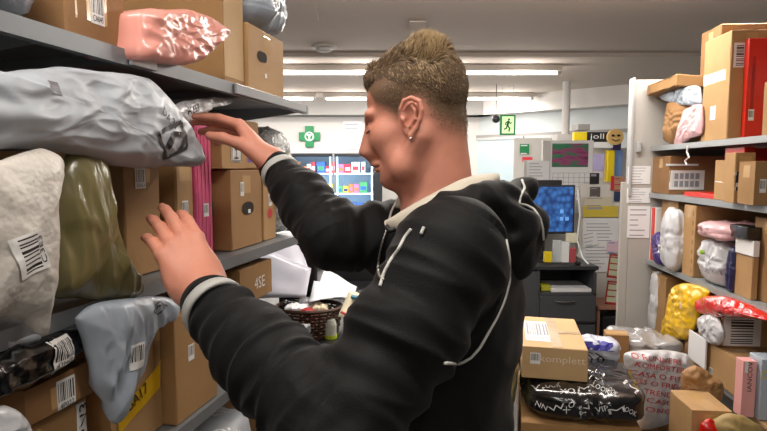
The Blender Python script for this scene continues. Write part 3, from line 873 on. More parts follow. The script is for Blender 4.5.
# pale glazed panels set in the oblique wall
gl = mat('pale_glass', rgb(188, 206, 214), .25, var=.05, vscale=2)
fr_m = mat('alu_frame', rgb(176, 178, 178), .4, metal=.3)
d_ = (b - a).normalized(); nn = Vector((d_.y, -d_.x))
for i, (t0, t1) in enumerate(((.15, .95), (1.05, 1.75))):
    mb = MB(); p0 = a + d_ * t0 + nn * .012; p1 = a + d_ * t1 + nn * .012
    mb.prism([(p0.x, p0.y), (p1.x, p1.y), (p1.x - nn.x * .01, p1.y - nn.y * .01), (p0.x - nn.x * .01, p0.y - nn.y * .01)], 2, .9, 2.0)
    w = struct('window_%d' % (i + 1), mb, gl)
    mb = MB()
    for (q0, q1, z0, z1) in ((t0 - .04, t0, .86, 2.04), (t1, t1 + .04, .86, 2.04), (t0, t1, .86, .9), (t0, t1, 2.0, 2.04)):
        e0 = a + d_ * q0 + nn * .03; e1 = a + d_ * q1 + nn * .03
        mb.prism([(e0.x, e0.y), (e1.x, e1.y), (e1.x - nn.x * .03, e1.y - nn.y * .03), (e0.x - nn.x * .03, e0.y - nn.y * .03)], 2, z0, z1)
    o = mkobj('window_frame', mb.V, mb.F, fr_m, mb.I, w)

# ------------------------------------------------------------------ ceiling lamps
tube_m = mat('lamp_tube', (1, .97, .92, 1), .5, emit=9)
house_m = mat('lamp_housing', rgb(190, 184, 176), .5)
def lamp(x0, x1, y, power, label, z=HC_):
    t = T('ceiling_light', label, 'lamp', FW, ((x0 + x1) / 2, y, z - .10), 'tube lights on the ceiling')
    mb = MB(); mb.bbox(x0, x1, y - .06, y + .06, z - .065, z - .001, .012); t.part('housing', mb, house_m)
    mb = MB(); mb.cyl((x0 + .03, y, z - .082), (x1 - .03, y, z - .082), .014, 12); t.part('tube', mb, tube_m, smooth=True)
    for xx in (x0 + .02, x1 - .02):
        mb = MB(); mb.bbox(xx - .02, xx + .02, y - .02, y + .02, z - .10, z - .06, .004); t.part('end_cap', mb, house_m)
    l = bpy.data.lights.new('tube_glow', 'AREA'); l.shape = 'RECTANGLE'; l.size = x1 - x0; l.size_y = .09; l.energy = power; l.color = (1, .94, .86)
    o = bpy.data.objects.new('tube_glow', l); o.location = ((x0 + x1) / 2, y, z - .11); COL.objects.link(o)
    for k in (.25, .75):
        l = bpy.data.lights.new('tube_spill', 'POINT'); l.shadow_soft_size = .08; l.energy = power * .42; l.color = (1, .93, .86)
        o = bpy.data.objects.new('tube_spill', l); o.location = (x0 + (x1 - x0) * k, y, z - .22); COL.objects.link(o)
lamp(-1.35, .18, 5.60, 30, 'long tube light on the ceiling in front of the green cross')
lamp(.22, 1.76, 5.60, 30, 'long tube light on the ceiling, behind and right of the man\'s head')
lamp(-2.3, -.92, 7.65, 26, 'far tube light on the ceiling, leftmost and partly behind the shelf')
lamp(-.82, .60, 7.65, 26, 'far tube light on the ceiling above the green cross')
lamp(.64, 2.04, 7.65, 26, 'far tube light on the ceiling above the exit sign')
lamp(-.9, .6, 2.62, 30, 'tube light over the far half of the parcel aisle')
lamp(.62, 2.1, 2.62, 30, 'tube light over the right hand racks')
lamp(-.9, .6, .55, 15, 'tube light over the near half of the parcel aisle')
lamp(-.9, .6, -1.5, 20, 'tube light behind the viewer end of the aisle')

# smoke detector, sprinkler pin, ceiling hook
c = FW.z(324, 46, HC_); t = T('smoke_detector', 'round white smoke detector on the ceiling above the green cross', 'smoke detector', FW, (c.x, c.y, HC_ - .04))
mb = MB(); mb.tube([(c.x, c.y, HC_ - .001), (c.x, c.y, HC_ - .018), (c.x, c.y, HC_ - .022)], [.105, .105, .07], 28); t.part('base', mb, house_m, smooth=False)
mb = MB(); mb.tube([(c.x, c.y, HC_ - .022), (c.x, c.y, HC_ - .045), (c.x, c.y, HC_ - .05)], [.065, .06, .04], 24); t.part('sensor_head', mb, wall_m)
c = FW.z(317, 8, HC_); mb = MB(); mb.tube([(c.x, c.y, HC_), (c.x, c.y, HC_ - .05), (c.x + .008, c.y, HC_ - .07), (c.x, c.y, HC_ - .085), (c.x - .006, c.y, HC_ - .075)], .003, 8)
T('ceiling_hook', 'small wire hook hanging from the ceiling above the shelf end', 'hook', FW, (c.x, c.y, HC_ - .085), V=mb.V, F=mb.F, mats=dim_m)
c = FW.z(417, 24, HC_); mb = MB(); mb.bbox(c.x - .06, c.x + .06, c.y - .1, c.y + .1, HC_ - .012, HC_ - .001, .004)
T('ceiling_plate', 'flat plate on the ceiling above the man\'s hair', 'ceiling plate', FW, (c.x, c.y, HC_ - .012), V=mb.V, F=mb.F, mats=ceil_m)

# ------------------------------------------------------------------ racks
steel = mat('shelf_steel', rgb(128, 132, 136), .42, metal=.35, bump=.04, bscale=120, var=.04)
steel_d = mat('rack_back_steel', rgb(96, 94, 92), .6, metal=.2, var=.06)
steel_l = mat('shelf_steel_pale', rgb(158, 162, 164), .45, metal=.3, var=.05)
rail_m = mat('price_rail', rgb(168, 172, 176), .3, coat=.3)
LZ = (1.777, 1.374, 1.066, .745, .12)
def rack(fr, label, xf, depth, y0, y1, zs, top, sgn, m, back, lip=.026, posts=()):
    xb = xf + sgn * depth
    t = T('shelving_rack', label, 'shelving', fr, ((xf + xb) / 2, (y0 + y1) / 2, 0))
    mb = MB(); a, c_ = sorted((xb, xb + sgn * .012)); mb.box(a, c_, y0, y1, .02, top); t.part('back_panel', mb, back)
    for z in zs:
        mb = MB(); a, c_ = sorted((xf - sgn * 0, xb))
        V = [(xf, z), (xb, z), (xb, z - .006), (xf + sgn * .006, z - .006), (xf + sgn * .006, z - lip + .004), (xf + sgn * .016, z - lip + .004), (xf + sgn * .016, z - lip), (xf, z - lip)]
        if sgn > 0: V = V[::-1]
        mb.add([(p[0], y, p[1]) for y in (y0, y1) for p in V],
               [tuple(range(8)), tuple(range(8, 16))[::-1]] + [(k, 8 + k, 8 + (k + 1) % 8, (k + 1) % 8) for k in range(8)])
        for q in np.arange(y0 + .3, y1, .45): mb.box(min(xf + sgn * .02, xb), max(xf + sgn * .02, xb), q - .012, q + .012, z - .022, z - .006)
        s = t.part('shelf', mb, m)
        for y in (y0 + .012, (y0 + y1) / 2, y1 - .012):
            mb = MB(); mb.prism([(xb, z - .006), (xf + sgn * .03, z - .006), (xf + sgn * .03, z - .022), (xb, z - .07)], 1, y - .002, y + .002)
            t.part('bracket', mb, m, s)
    for y in (y0, (y0 + y1) / 2, y1 - .03):
        mb = MB(); a, c_ = sorted((xb - sgn * .03, xb)); mb.box(a, c_, y, y + .03, 0, top)
        for z in np.arange(.1, top - .05, .05): mb.box(a - .001, c_ + .001, y + .012, y + .018, z, z + .02, 1)
        t.part('upright', mb, [m, DARKHOLE])
    mb = MB(); a, c_ = sorted((xf, xb)); mb.bbox(a, c_, y0, y1, 0, .10, .004); t.part('plinth', mb, m)
    return t
rackL = rack(FL, 'grey steel shelving rack along the left full of parcels', -.62,   .44, -.35, 1.70, LZ, 2.35, -1, steel, steel_d)
# plastic price rails clipped to the upper lip
for (q0, q1) in ((.83, .90), (1.20, 1.66)):
    mb = MB(); mb.bbox(-.6185, -.612, q0, q1, 1.752, 1.776, .002); rackL.part('price_rail', mb, rail_m)
RZ = (1.70, 1.442, 1.067, .675, .12)
rackR = rack(FR, 'grey steel shelving rack along the right crammed with parcels', 1.2, .42, -.3, 3.24, RZ, 2.07, 1, steel_l, mat('rack_back_pale', rgb(170, 166, 160), .6, var=.05))
# end partition beside the right rack
part_m = mat('partition_white', rgb(196, 194, 190), .6, var=.03)
t = T('end_panel', 'white end panel at the far end of the right rack with papers taped on it', 'panel', FR, (1.33, 3.27, 0))
mb = MB(); part_d = mat('end_panel_grey', rgb(172, 168, 163), .6, var=.04); mb.bbox(1.10, 1.64, 3.25, 3.28, 0, 2.07, .003); t.part('board', mb, part_d)
mb = MB(); mb.bbox(1.088, 1.102, 3.235, 3.295, 1.42, 2.08, .003); t.part('edge_post', mb, fr_m)
mb = MB(); mb.bbox(1.055, 1.099, 3.25, 3.28, 0, 1.50, .003); t.part('lower_board', mb, part_d)
paper_m = mat('paper', rgb(226, 226, 228), .6, var=.03); grey_ink = mat('grey_print', rgb(150, 150, 158), .7); red_ink = mat('red_print', rgb(176, 44, 48), .6)
def sheet(label, fr, c, w, h, nrm_axis=1, rows=8, m=None, ink=None, tilt=0, cat='paper', name='paper_sheet', group=None, seed=0, head=None, thick=.0015, border=None):
    """a printed sheet standing against something behind it (faces -y of its frame)"""
    c = Vector(c); mb = MB(); ct, st = math.cos(math.radians(tilt)), math.sin(math.radians(tilt)); rnd = random.Random(seed)
    def q(u, v, e=0): return Vector((c.x + u * ct - v * st, c.y - e, c.z + u * st + v * ct))
    def quad(u0, u1, v0, v1, e0, e1, mi):
        V = [q(u, v, e) for e in (e0, e1) for (u, v) in ((u0, v0), (u1, v0), (u1, v1), (u0, v1))]
        mb.add(V, [(3, 2, 1, 0), (4, 5, 6, 7), (0, 1, 5, 4), (1, 2, 6, 5), (2, 3, 7, 6), (3, 0, 4, 7)], mi)
    quad(-w / 2, w / 2, -h / 2, h / 2, 0, thick, 0)
    if border:
        for b_ in ((-w / 2, w / 2, h / 2 - border, h / 2), (-w / 2, w / 2, -h / 2, -h / 2 + border), (-w / 2, -w / 2 + border, -h / 2, h / 2), (w / 2 - border, w / 2, -h / 2, h / 2)): quad(*b_, thick, thick + .003, 1)
    for r in range(rows):
        v = h * (.40 - .8 * r / max(rows - 1, 1)); l = w * (.35 + .4 * rnd.random())
        quad(-w * .4, -w * .4 + l, v - h * .2 / max(rows, 1), v, thick, thick + .0006, 1)
    t = T(name, label, cat, fr, (c.x, c.y, c.z - h / 2), group, V=mb.V, F=mb.F, mats=[m or paper_m, ink or grey_ink], fmi=mb.I)
    return t
def pan(fr, x0, y0, x1, y1, plane):
    p = fr.y(x0, y0, plane); q = fr.y(x1, y1, plane); return (p + q) / 2, abs(q.x - p.x), abs(q.z - p.z)
for i, (x0, y0, x1, y1, lb) in enumerate(((628, 166, 650, 184, 'white printed notice taped high on the white end panel'), (627, 188, 650, 203, 'white printed notice taped below the topmost one on the end panel'),
                                          (628, 206, 649, 238, 'tall white printed list taped lowest on the end panel'))):
    c, w, h = pan(FR, x0, y0, x1, y1, 3.249); sheet(lb, FR, c, w, h, seed=i, rows=6)
c, w, h = pan(FR, 634, 142, 642, 152, 3.249); mb = MB(); mb.bbox(c.x - .012, c.x + .012, 3.225, 3.25, c.z - .03, c.z + .03, .006)
T('wall_switch', 'small grey switch on the white end panel', 'switch', FR, (c.x, 3.235, c.z - .03), V=mb.V, F=mb.F, mats=fr_m)

# ------------------------------------------------------------------ pharmacy end of the shop
green = mat('sign_green', rgb(24, 128, 76), .5); white_m = mat('sign_white', rgb(232, 236, 236), .5)
c, w, h = pan(FW, 299, 126, 320, 147, 8.58)
t = T('pharmacy_sign', 'green cross sign with a white ring on the white back wall', 'sign', FW, (c.x, 8.57, c.z - h / 2))
mb = MB(); mb.bbox(c.x - w / 2, c.x + w / 2, 8.555, 8.595, c.z - h * .2, c.z + h * .2, .004); mb.bbox(c.x - w * .2, c.x + w * .2, 8.556, 8.594, c.z - h / 2, c.z + h / 2, .004); t.part('cross', mb, green)
mb = MB(); n = 28; r0 = h * .22; r1 = h * .165
V = [(c.x + r * math.cos(2 * math.pi * k / n), y, c.z + r * math.sin(2 * math.pi * k / n)) for y in (8.555, 8.549) for r in (r0, r1) for k in range(n)]
F = []
for k in range(n):
    j = (k + 1) % n; F += [(2 * n + k, 2 * n + j, 3 * n + j, 3 * n + k), (k, j, 2 * n + j, 2 * n + k), (n + k, n + j, 3 * n + j, 3 * n + k)]
mb.add(V, F); mb.prism([(c.x - .05, c.z + .035), (c.x + .05, c.z + .035), (c.x + .012, c.z - .005), (c.x + .012, c.z - .045), (c.x - .012, c.z - .045), (c.x - .012, c.z - .005)], 1, 8.549, 8.556); t.part('ring', mb, white_m, label='white ring and bowl symbol')
c, w, h = pan(FW, 343, 121, 362, 152, 8.59); sheet('white printed notice on the back wall right of the green cross', FW, c, w, h, rows=7)
c, w, h = pan(FW, 363, 131, 370, 146, 8.59); mb = MB(); mb.bbox(c.x - w / 2, c.x + w / 2, 8.56, 8.59, c.z - h * .2, c.z + h * .2, .004); mb.bbox(c.x - w * .2, c.x + w * .2, 8.561, 8.589, c.z - h / 2, c.z + h / 2, .004)
T('pharmacy_sign', 'second green cross on the back wall, half hidden by the man\'s face', 'sign', FW, (c.x, 8.58, c.z - h / 2), V=mb.V, F=mb.F, mats=green)
# lit cabinet
cx0 = FW.y(286, 200, 7.9).x; cx1 = FW.y(376, 200, 7.9).x; ctop = FW.y(330, 154, 7.9).z
t = T('display_cabinet', 'lit glass fronted display cabinet under the green cross', 'cabinet', FW, ((cx0 + cx1) / 2, 8.1, 0))
cab_m = mat('cabinet_frame', rgb(60, 64, 70), .4, metal=.4); cab_w = mat('cabinet_inside', rgb(176, 204, 228), .5)
mb = MB(); mb.box(cx0, cx1, 8.36, 8.40, .1, ctop); t.part('back_panel', mb, cab_w)
mb = MB(); mb.bbox(cx0, cx0 + .03, 7.9, 8.4, 0, ctop, .004); t.part('side_panel', mb, cab_m)
mb = MB(); mb.bbox(cx1 - .03, cx1, 7.9, 8.4, 0, ctop, .004); t.part('side_panel', mb, cab_m)
mb = MB(); mb.bbox(cx0, cx1, 7.9, 8.4, ctop - .03, ctop + .01, .004); t.part('top', mb, cab_m)
mb = MB(); mb.bbox(cx0, cx1, 7.9, 8.4, 0, .12, .004); t.part('plinth', mb, cab_m)
cm = (cx0 + cx1) / 2 + .04
mb = MB(); mb.bbox(cm - .012, cm + .012, 7.88, 7.9, .12, ctop, .003); t.part('door_post', mb, fr_m)
zs = [FW.y(330, py, 8.0).z for py in (173, 193, 214, 234, 250)]
for z in zs:
    mb = MB(); mb.bbox(cx0 + .03, cx1 - .03, 7.95, 8.36, z - .02, z, .003); t.part('shelf', mb, white_m)
strip_m = mat('led_strip', (.45, .75, 1, 1), .5, emit=6)
for xx in (cm - .05, cm + .05, cx1 - .06):
    mb = MB(); mb.bbox(xx - .008, xx + .008, 7.93, 7.945, .2, ctop - .04, .003); t.part('light_strip', mb, strip_m)
glass_m = mat('clear_glass', (1, 1, 1, 1), .02, trans=1, spec=.3)
for (q0, q1) in ((cx0 + .03, cm - .012), (cm + .012, cx1 - .03)):
    mb = MB(); mb.box(q0, q1, 7.892, 7.897, .12, ctop - .03); t.part('glass_door', mb, glass_m)
l = bpy.data.lights.new('cabinet_glow', 'AREA'); l.shape = 'RECTANGLE'; l.size = cx1 - cx0 - .1; l.size_y = 1.2; l.energy = 16; l.color = (.72, .86, 1)
o = bpy.data.objects.new('cabinet_glow', l); o.location = ((cx0 + cx1) / 2, 7.93, 1.25); o.rotation_euler = (math.pi / 2, 0, 0); COL.objects.link(o)
PC = [mat('pack_red', rgb(206, 50, 60), .5), mat('pack_yellow', rgb(228, 190, 60), .5), mat('pack_blue', rgb(52, 98, 190), .5), mat('pack_pink', rgb(220, 110, 160), .5), mat('pack_white', rgb(232, 234, 238), .5),
      mat('pack_navy', rgb(34, 50, 110), .5), mat('pack_green', rgb(70, 150, 90), .5), mat('pack_orange', rgb(222, 120, 50), .5)]
CN = ['red', 'yellow', 'blue', 'pink', 'white', 'navy', 'green', 'orange']
rnd = random.Random(11)
zl = zs + [ctop]
rowname = {0: 'top', 1: 'second', 2: 'third', 3: 'fourth', 4: 'lowest'}
for si, z in enumerate(zs):
    x = cx0 + .06
    while x < cx1 - .16:
        w = rnd.choice((.06, .08, .10, .12)); h = rnd.choice((.10, .13, .16)); k = rnd.randrange(8)
        if si == 0: h = min(h, ctop - z - .05)
        mb = MB(); mb.bbox(x, x + w, 8.02, 8.02 + .1, z, z + h, .006); mb.box(x + w * .15, x + w * .85, 8.018, 8.0205, z + h * .25, z + h * .6, 1)
        T('product_pack', '%s product pack on the %s shelf of the lit display cabinet' % (CN[k], rowname[si]), 'product', FW, (x + w / 2, 8.07, z), '%s packs on the %s cabinet shelf' % (CN[k], rowname[si]), V=mb.V, F=mb.F, mats=[PC[k], PC[(k + 4) % 8]], fmi=mb.I)
        x += w + rnd.choice((.005, .02))
# tall dark post by the cabinet
mb = MB(); q = FW.y(378, 200, 6.4); mb.bbox(q.x - .05, q.x + .05, 6.35, 6.45, 0, FW.y(378, 172, 6.4).z, .01)
T('dark_post', 'slim black stand beside the lit cabinet', 'stand', FW, (q.x, 6.4, 0), V=mb.V, F=mb.F, mats=cab_m)
# exit sign
c, w, h = pan(FW, 500, 115, 515, 135, 7.0)
t = T('exit_sign', 'green running man exit sign hanging under the ceiling', 'sign', FW, (c.x, 7.0, c.z - h / 2))
mb = MB(); mb.bbox(c.x - w / 2, c.x + w / 2, 6.98, 7.02, c.z - h / 2, c.z + h / 2, .004); t.part('frame', mb, green)
mb = MB(); mb.box(c.x - w * .38, c.x + w * .38, 6.972, 6.98, c.z - h * .42, c.z + h * .42); t.part('lit_panel', mb, mat('exit_panel', rgb(196, 236, 170), .4, emit=.9))
mb = MB(); f = lambda x, z: (c.x + w * x, 6.969, c.z + h * z)
mb.ball(f(.05, .27), .014, 6); mb.tube([f(.03, .2), f(-.04, -.02)], .014, 6); mb.tube([f(-.04, -.02), f(.10, -.16), f(.06, -.34)], .010, 6); mb.tube([f(-.04, -.02), f(-.12, -.18), f(-.26, -.22)], .010, 6)
mb.tube([f(.03, .16), f(.16, .06), f(.24, .12)], .008, 6); mb.tube([f(.02, .16), f(-.14, .12), f(-.16, -.02)], .008, 6); t.part('running_figure', mb, mat('exit_green_dark', rgb(14, 70, 40), .5))
mb = MB()
for sx in (-.35, .35): mb.cyl((c.x + w * sx, 7, c.z + h / 2), (c.x + w * sx, 7, HC_), .003, 6)
t.part('hanger', mb, fr_m)
c = FW.y(496, 119, 6.9); mb = MB(); mb.ball((c.x, c.y, c.z), .05, 8); mb.tube([(c.x, c.y, c.z + .04), (c.x, c.y, HC_)], .004, 8)
T('ceiling_camera', 'black round camera hanging left of the exit sign', 'camera', FW, (c.x, c.y, c.z - .05), V=mb.V, F=mb.F, mats=cab_m)
c, w, h = pan(FW, 520, 144, 529, 154, 6.8); sheet('small green first aid sign beyond the monitor', FW, c, w, h, rows=2, m=green, ink=white_m, cat='sign', name='safety_sign')
for i, (px, py, lb) in enumerate(((525, 159, 'upper of two small red dots'), (530, 160, 'right small red button'))):
    pass
c, w, h = pan(FW, 522, 157, 532, 162, 6.8); mb = MB(); mb.bbox(c.x - w / 2, c.x + w / 2, 6.77, 6.8, c.z - h / 2, c.z + h / 2, .01)
T('alarm_button', 'small red alarm box under the green first aid sign', 'alarm button', FW, (c.x, 6.79, c.z - h / 2), V=mb.V, F=mb.F, mats=PC[0])
# panel that carries the two signs
c, w, h = pan(FW, 514, 138, 552, 330, 6.84); mb = MB(); mb.bbox(c.x - w / 2, c.x + w / 2, 6.82, 6.86, 0, c.z + h / 2, .004)
T('partition_panel', 'pale partition panel carrying the green first aid sign', 'partition', FW, (c.x, 6.84, 0), V=mb.V, F=mb.F, mats=part_m)
# white service pole with junction boxes
q = FW.y(565, 150, 6.7); mb = MB(); mb.cyl((q.x, 6.7, 0), (q.x, 6.7, HC_), .045, 16); t = T('service_pole', 'round white pole up to the ceiling above the calendar', 'pole', FW, (q.x, 6.7, 0))
t.part('pole', mb, wall_m)
mb = MB(); mb.bbox(q.x - .13, q.x + .28, 6.6, 6.8, FW.y(565, 141, 6.6).z, FW.y(565, 134, 6.6).z, .006); t.part('junction_box', mb, wall_m)

# shop front beyond the desk
def slab(name, label, cat, x0, y0, x1, y1, d, th, m, r=.004, group=None, ret=False):
    c, w, h = pan(FW, x0, y0, x1, y1, d); mb = MB(); mb.bbox(c.x - w / 2, c.x + w / 2, d, d + th, c.z - h / 2, c.z + h / 2, r)
    return T(name, label, cat, FW, (c.x, d + th / 2, c.z - h / 2), group, V=mb.V, F=mb.F, mats=m, fmi=mb.I)
yel = mat('shop_yellow', rgb(234, 206, 30), .5); blk = mat('sign_black', rgb(34, 32, 36), .45); lav = mat('poster_lavender', rgb(186, 176, 220), .5, var=.15, vscale=8)
dS = 6.0
t = slab('shop_sign', 'black shop sign with white script lettering above the far shop front', 'sign', 587, 132, 613, 142, dS, .05, blk)
c = FW.y(597, 137, dS); lettering(t, (c.x, dS, c.z), (1, 0, 0), (0, 0, 1), (0, -1, 0), .15, .075, 'joll', white_m)
c = FW.y(615, 137, dS - .03); t = T('round_sign', 'round tan sign with dark eyes at the right end of the black shop sign', 'sign', FW, (c.x, dS, c.z - .085))
mb = MB(); mb.cyl((c.x, dS - .05, c.z), (c.x, dS - .01, c.z), .085, 32); t.part('disc', mb, mat('disc_tan', rgb(214, 178, 112), .5))
mb = MB()
for sx in (-.03, .03): mb.ball((c.x + sx, dS - .052, c.z + .015), .016, 6, sc=(1.2, .4, .8))
mb.tube([(c.x - .04, dS - .052, c.z - .025), (c.x, dS - .052, c.z - .045), (c.x + .04, dS - .052, c.z - .025)], .005, 6); t.part('face_mark', mb, DARKHOLE)
slab('yellow_sign', 'plain yellow sign left of the black shop sign', 'sign', 574, 132, 587, 141, dS, .05, yel)
slab('white_fascia', 'white strip sign under the black shop sign', 'sign', 588, 142, 613, 148, dS, .05, white_m)
slab('dark_emblem_plate', 'small dark plate under the round tan sign', 'sign', 613, 143, 621, 150, dS, .05, mat('plate_indigo', rgb(48, 38, 96), .5))
slab('shop_column', 'yellow column of the far shop front', 'column', 608, 150, 614, 182, dS + .02, .08, yel)
slab('window_poster', 'lavender poster in the far shop window', 'poster', 592, 154, 604, 171, dS + .02, .01, lav)
slab('window_poster', 'pale poster strip under the lavender poster in the far shop window', 'poster', 592, 172, 603, 178, dS + .02, .01, mat('poster_pale', rgb(220, 214, 224), .5))
slab('window_blind', 'blue panel right of the yellow column at the far shop front', 'panel', 614.5, 150, 622, 176, dS + .04, .02, mat('panel_blue', rgb(120, 156, 214), .5))
slab('grey_case', 'dark grey case standing above the calendar beyond the desk', 'case', 578, 124, 590, 130, dS, .2, dim_m)
# shop backdrop furniture: a pale counter wall under those signs
slab('shop_counter', 'pale tall counter front behind the desk papers', 'counter', 552, 148, 640, 330, dS + .16, .1, mat('counter_pale', rgb(208, 204, 202), .6, var=.04))

# ------------------------------------------------------------------ desk with the screen
dk = mat('desk_grey', rgb(74, 76, 80), .5, metal=.1, bump=.03); dkt = mat('desk_top', rgb(52, 54, 58), .35)
D0 = 4.35
x0 = FW.y(516, 300, D0).x; x1 = FW.y(596, 300, D0).x; zt = FW.y(560, 266, D0).z
t = T('drawer_cabinet', 'dark grey office drawer cabinet with an open tray slot below the screen', 'cabinet', FW, ((x0 + x1) / 2, D0 + .3, 0))
xm = FW.y(538, 300, D0).x
z1, z2, z3 = FW.y(560, 275, D0).z, FW.y(560, 293, D0).z, FW.y(560, 322, D0).z
mb = MB(); mb.bbox(x0, x1 + .01, D0 - .015, D0 + .6, zt - .03, zt, .005); t.part('top', mb, dkt)
mb = MB(); mb.box(x0, x0 + .02, D0, D0 + .58, 0, zt - .03); mb.box(xm - .01, xm + .01, D0, D0 + .58, 0, zt - .03); mb.box(x1 - .02, x1, D0, D0 + .58, 0, zt - .03); mb.box(x0, x1, D0 + .56, D0 + .58, 0, zt - .03)
mb.box(xm, x1, D0, D0 + .56, z2 - .02, z2); mb.box(x0, xm, D0 + .005, D0 + .02, .05, zt - .04); t.part('body', mb, dk)
for i, (za, zb) in enumerate(((z3, z2 - .022), (.36, z3 - .008), (.05, .35))):
    mb = MB(); mb.bbox(xm + .012, x1 - .004, D0 - .014, D0 + .005, za, zb, .004); d = t.part('drawer', mb, dk)
    cx = (xm + x1) / 2 - .02; mb = MB(); mb.tube([(cx - .08, D0 - .014, zb - .035), (cx - .07, D0 - .032, zb - .04), (cx, D0 - .036, zb - .043), (cx + .07, D0 - .032, zb - .04), (cx + .08, D0 - .014, zb - .035)], .006, 8)
    t.part('handle', mb, mat('chrome', rgb(200, 200, 204), .2, metal=1), d)
mb = MB(); mb.bbox((xm + x1) / 2 - .12, x1 - .03, D0 + .02, D0 + .35, z2 + .001, z2 + .03, .004)
T('paper_tray', 'white paper pile in the open slot of the drawer cabinet', 'paper', FW, ((xm + x1) / 2, D0 + .2, z2), V=mb.V, F=mb.F, mats=paper_m)
mb = MB(); c = FW.y(545, 286, D0 + .05); mb.bbox(c.x - .03, c.x + .05, D0 + .05, D0 + .2, z2 + .001, z2 + .05, .01)
T('small_packet', 'small yellow packet in the open slot of the drawer cabinet', 'packet', FW, (c.x, D0 + .1, z2), V=mb.V, F=mb.F, mats=mat('packet_olive', rgb(170, 168, 40), .5))
# monitor
DM = 4.55
c, w, h = pan(FW, 513, 185, 574, 234, DM)
t = T('computer_monitor', 'black computer monitor showing a blue desktop on the grey desk', 'monitor', FW, (c.x, DM + .05, zt))
mb = MB(); mb.bbox(c.x - w / 2, c.x + w / 2, DM, DM + .04, c.z - h / 2, c.z + h / 2, .006); t.part('housing', mb, blk)
m = bpy.data.materials.new('screen_blue'); m.use_nodes = True; nt = m.node_tree; bs = nt.nodes['Principled BSDF']; tc = nt.nodes.new('ShaderNodeTexCoord')
nz = nt.nodes.new('ShaderNodeTexVoronoi'); nz.inputs['Scale'].default_value = 24; cr = nt.nodes.new('ShaderNodeValToRGB')
cr.color_ramp.elements[0].color = rgb(70, 130, 205); cr.color_ramp.elements[1].color = rgb(24, 60, 120); cr.color_ramp.elements[0].position = .1; cr.color_ramp.elements[1].position = .8
nt.links.new(tc.outputs['Object'], nz.inputs[0]); nt.links.new(nz.outputs[0], cr.inputs[0]); nt.links.new(cr.outputs[0], bs.inputs['Emission Color']); bs.inputs['Emission Strength'].default_value = 1.0; bs.inputs['Base Color'].default_value = (0, 0, 0, 1)
mb = MB(); mb.box(c.x - w / 2 + .015, c.x + w / 2 - .015, DM - .003, DM, c.z - h / 2 + .02, c.z + h / 2 - .015)
scr = t.part('screen', mb, m)
ic = mat('screen_icon', rgb(96, 150, 214), .5, emit=.8); mb = MB(); rnd = random.Random(5)
for i in range(5):
    for j in range(4):
        if i > 1 and rnd.random() < .5: mb.box(c.x + .0 + i * .045, c.x + .028 + i * .045, DM - .005, DM - .003, c.z + .09 - j * .06, c.z + .12 - j * .06)
t.part('screen_icon', mb, ic, scr)
mb = MB(); mb.bbox(c.x - .03, c.x + .03, DM + .04, DM + .07, zt, c.z, .005); t.part('stand', mb, blk)
mb = MB(); mb.bbox(c.x - .12, c.x + .12, DM - .04, DM + .14, zt, zt + .012, .005); t.part('foot', mb, blk)
slab('black_device', 'flat black device on top of the computer monitor', 'device', 534, 180, 562, 185.4, DM, .05, blk)
# partition with calendar
c, w, h = pan(FW, 543, 138, 626, 262, 4.98); mb = MB(); mb.bbox(c.x - w / 2, FW.y(592, 200, 4.98).x, 4.98, 5.02, zt, c.z + h / 2 - .02, .004)
T('desk_screen', 'white upright board behind the monitor carrying the calendar', 'board', FW, (c.x, 5.0, zt), V=mb.V, F=mb.F, mats=part_m)
c, w, h = pan(FW, 551, 141, 590, 241, 4.97)
cal = T('wall_calendar', 'wall calendar with a northern lights picture above a month grid', 'calendar', FW, (c.x, 4.97, c.z - h / 2))
mb = MB(); mb.box(c.x - w / 2, c.x + w / 2, 4.966, 4.975, c.z - h / 2 + h * .28, c.z + h / 2); cal.part('page', mb, paper_m)
m = bpy.data.materials.new('aurora_picture'); m.use_nodes = True; nt = m.node_tree; bs = nt.nodes['Principled BSDF']; tc = nt.nodes.new('ShaderNodeTexCoord'); mp = nt.nodes.new('ShaderNodeMapping')
mp.inputs['Rotation'].default_value = (0, .5, 0); mp.inputs['Scale'].default_value = (1.5, 1, 6); nz = nt.nodes.new('ShaderNodeTexNoise'); nz.inputs['Scale'].default_value = 3.2; cr = nt.nodes.new('ShaderNodeValToRGB')
E_ = cr.color_ramp.elements; E_[0].position = .3; E_[0].color = rgb(34, 28, 46); E_[1].position = .75; E_[1].color = rgb(60, 150, 96); e = E_.new(.45); e.color = rgb(150, 60, 110); e = E_.new(.56); e.color = rgb(40, 110, 80)
nt.links.new(tc.outputs['Object'], mp.inputs[0]); nt.links.new(mp.outputs[0], nz.inputs[0]); nt.links.new(nz.outputs[0], cr.inputs[0]); nt.links.new(cr.outputs[0], bs.inputs['Base Color'])
mb = MB(); pc, pw, ph = pan(FW, 552.5, 143.5, 588, 167, 4.96); mb.box(pc.x - pw / 2, pc.x + pw / 2, 4.962, 4.966, pc.z - ph / 2, pc.z + ph / 2); cal.part('picture', mb, m)
mb = MB()
for i in range(8): x = c.x - w * .44 + w * .88 * i / 7; mb.box(x - .0015, x + .0015, 4.9645, 4.9655, FW.y(570, 196, 4.96).z, FW.y(570, 173, 4.96).z)
for j in range(6):
    z = FW.y(570, 173 + 4.6 * j, 4.96).z; mb.box(c.x - w * .44, c.x + w * .44, 4.9645, 4.9655, z - .0015, z + .0015)
cal.part('month_grid', mb, grey_ink)
def pinned(label, x0, y0, x1, y1, d, seed=0, **k):
    c, w, h = pan(FW, x0, y0, x1, y1, d); return sheet(label, FW, c, w, h, seed=seed, **k)
pinned('white list of names pinned left of the calendar picture', 527, 161, 549, 184, 4.96, 3, rows=7)
c, w, h = pan(FW, 524, 160, 551, 262, 4.99); mb = MB(); mb.bbox(c.x - w / 2, c.x + w / 2, 4.99, 5.01, zt, c.z + h / 2, .003)
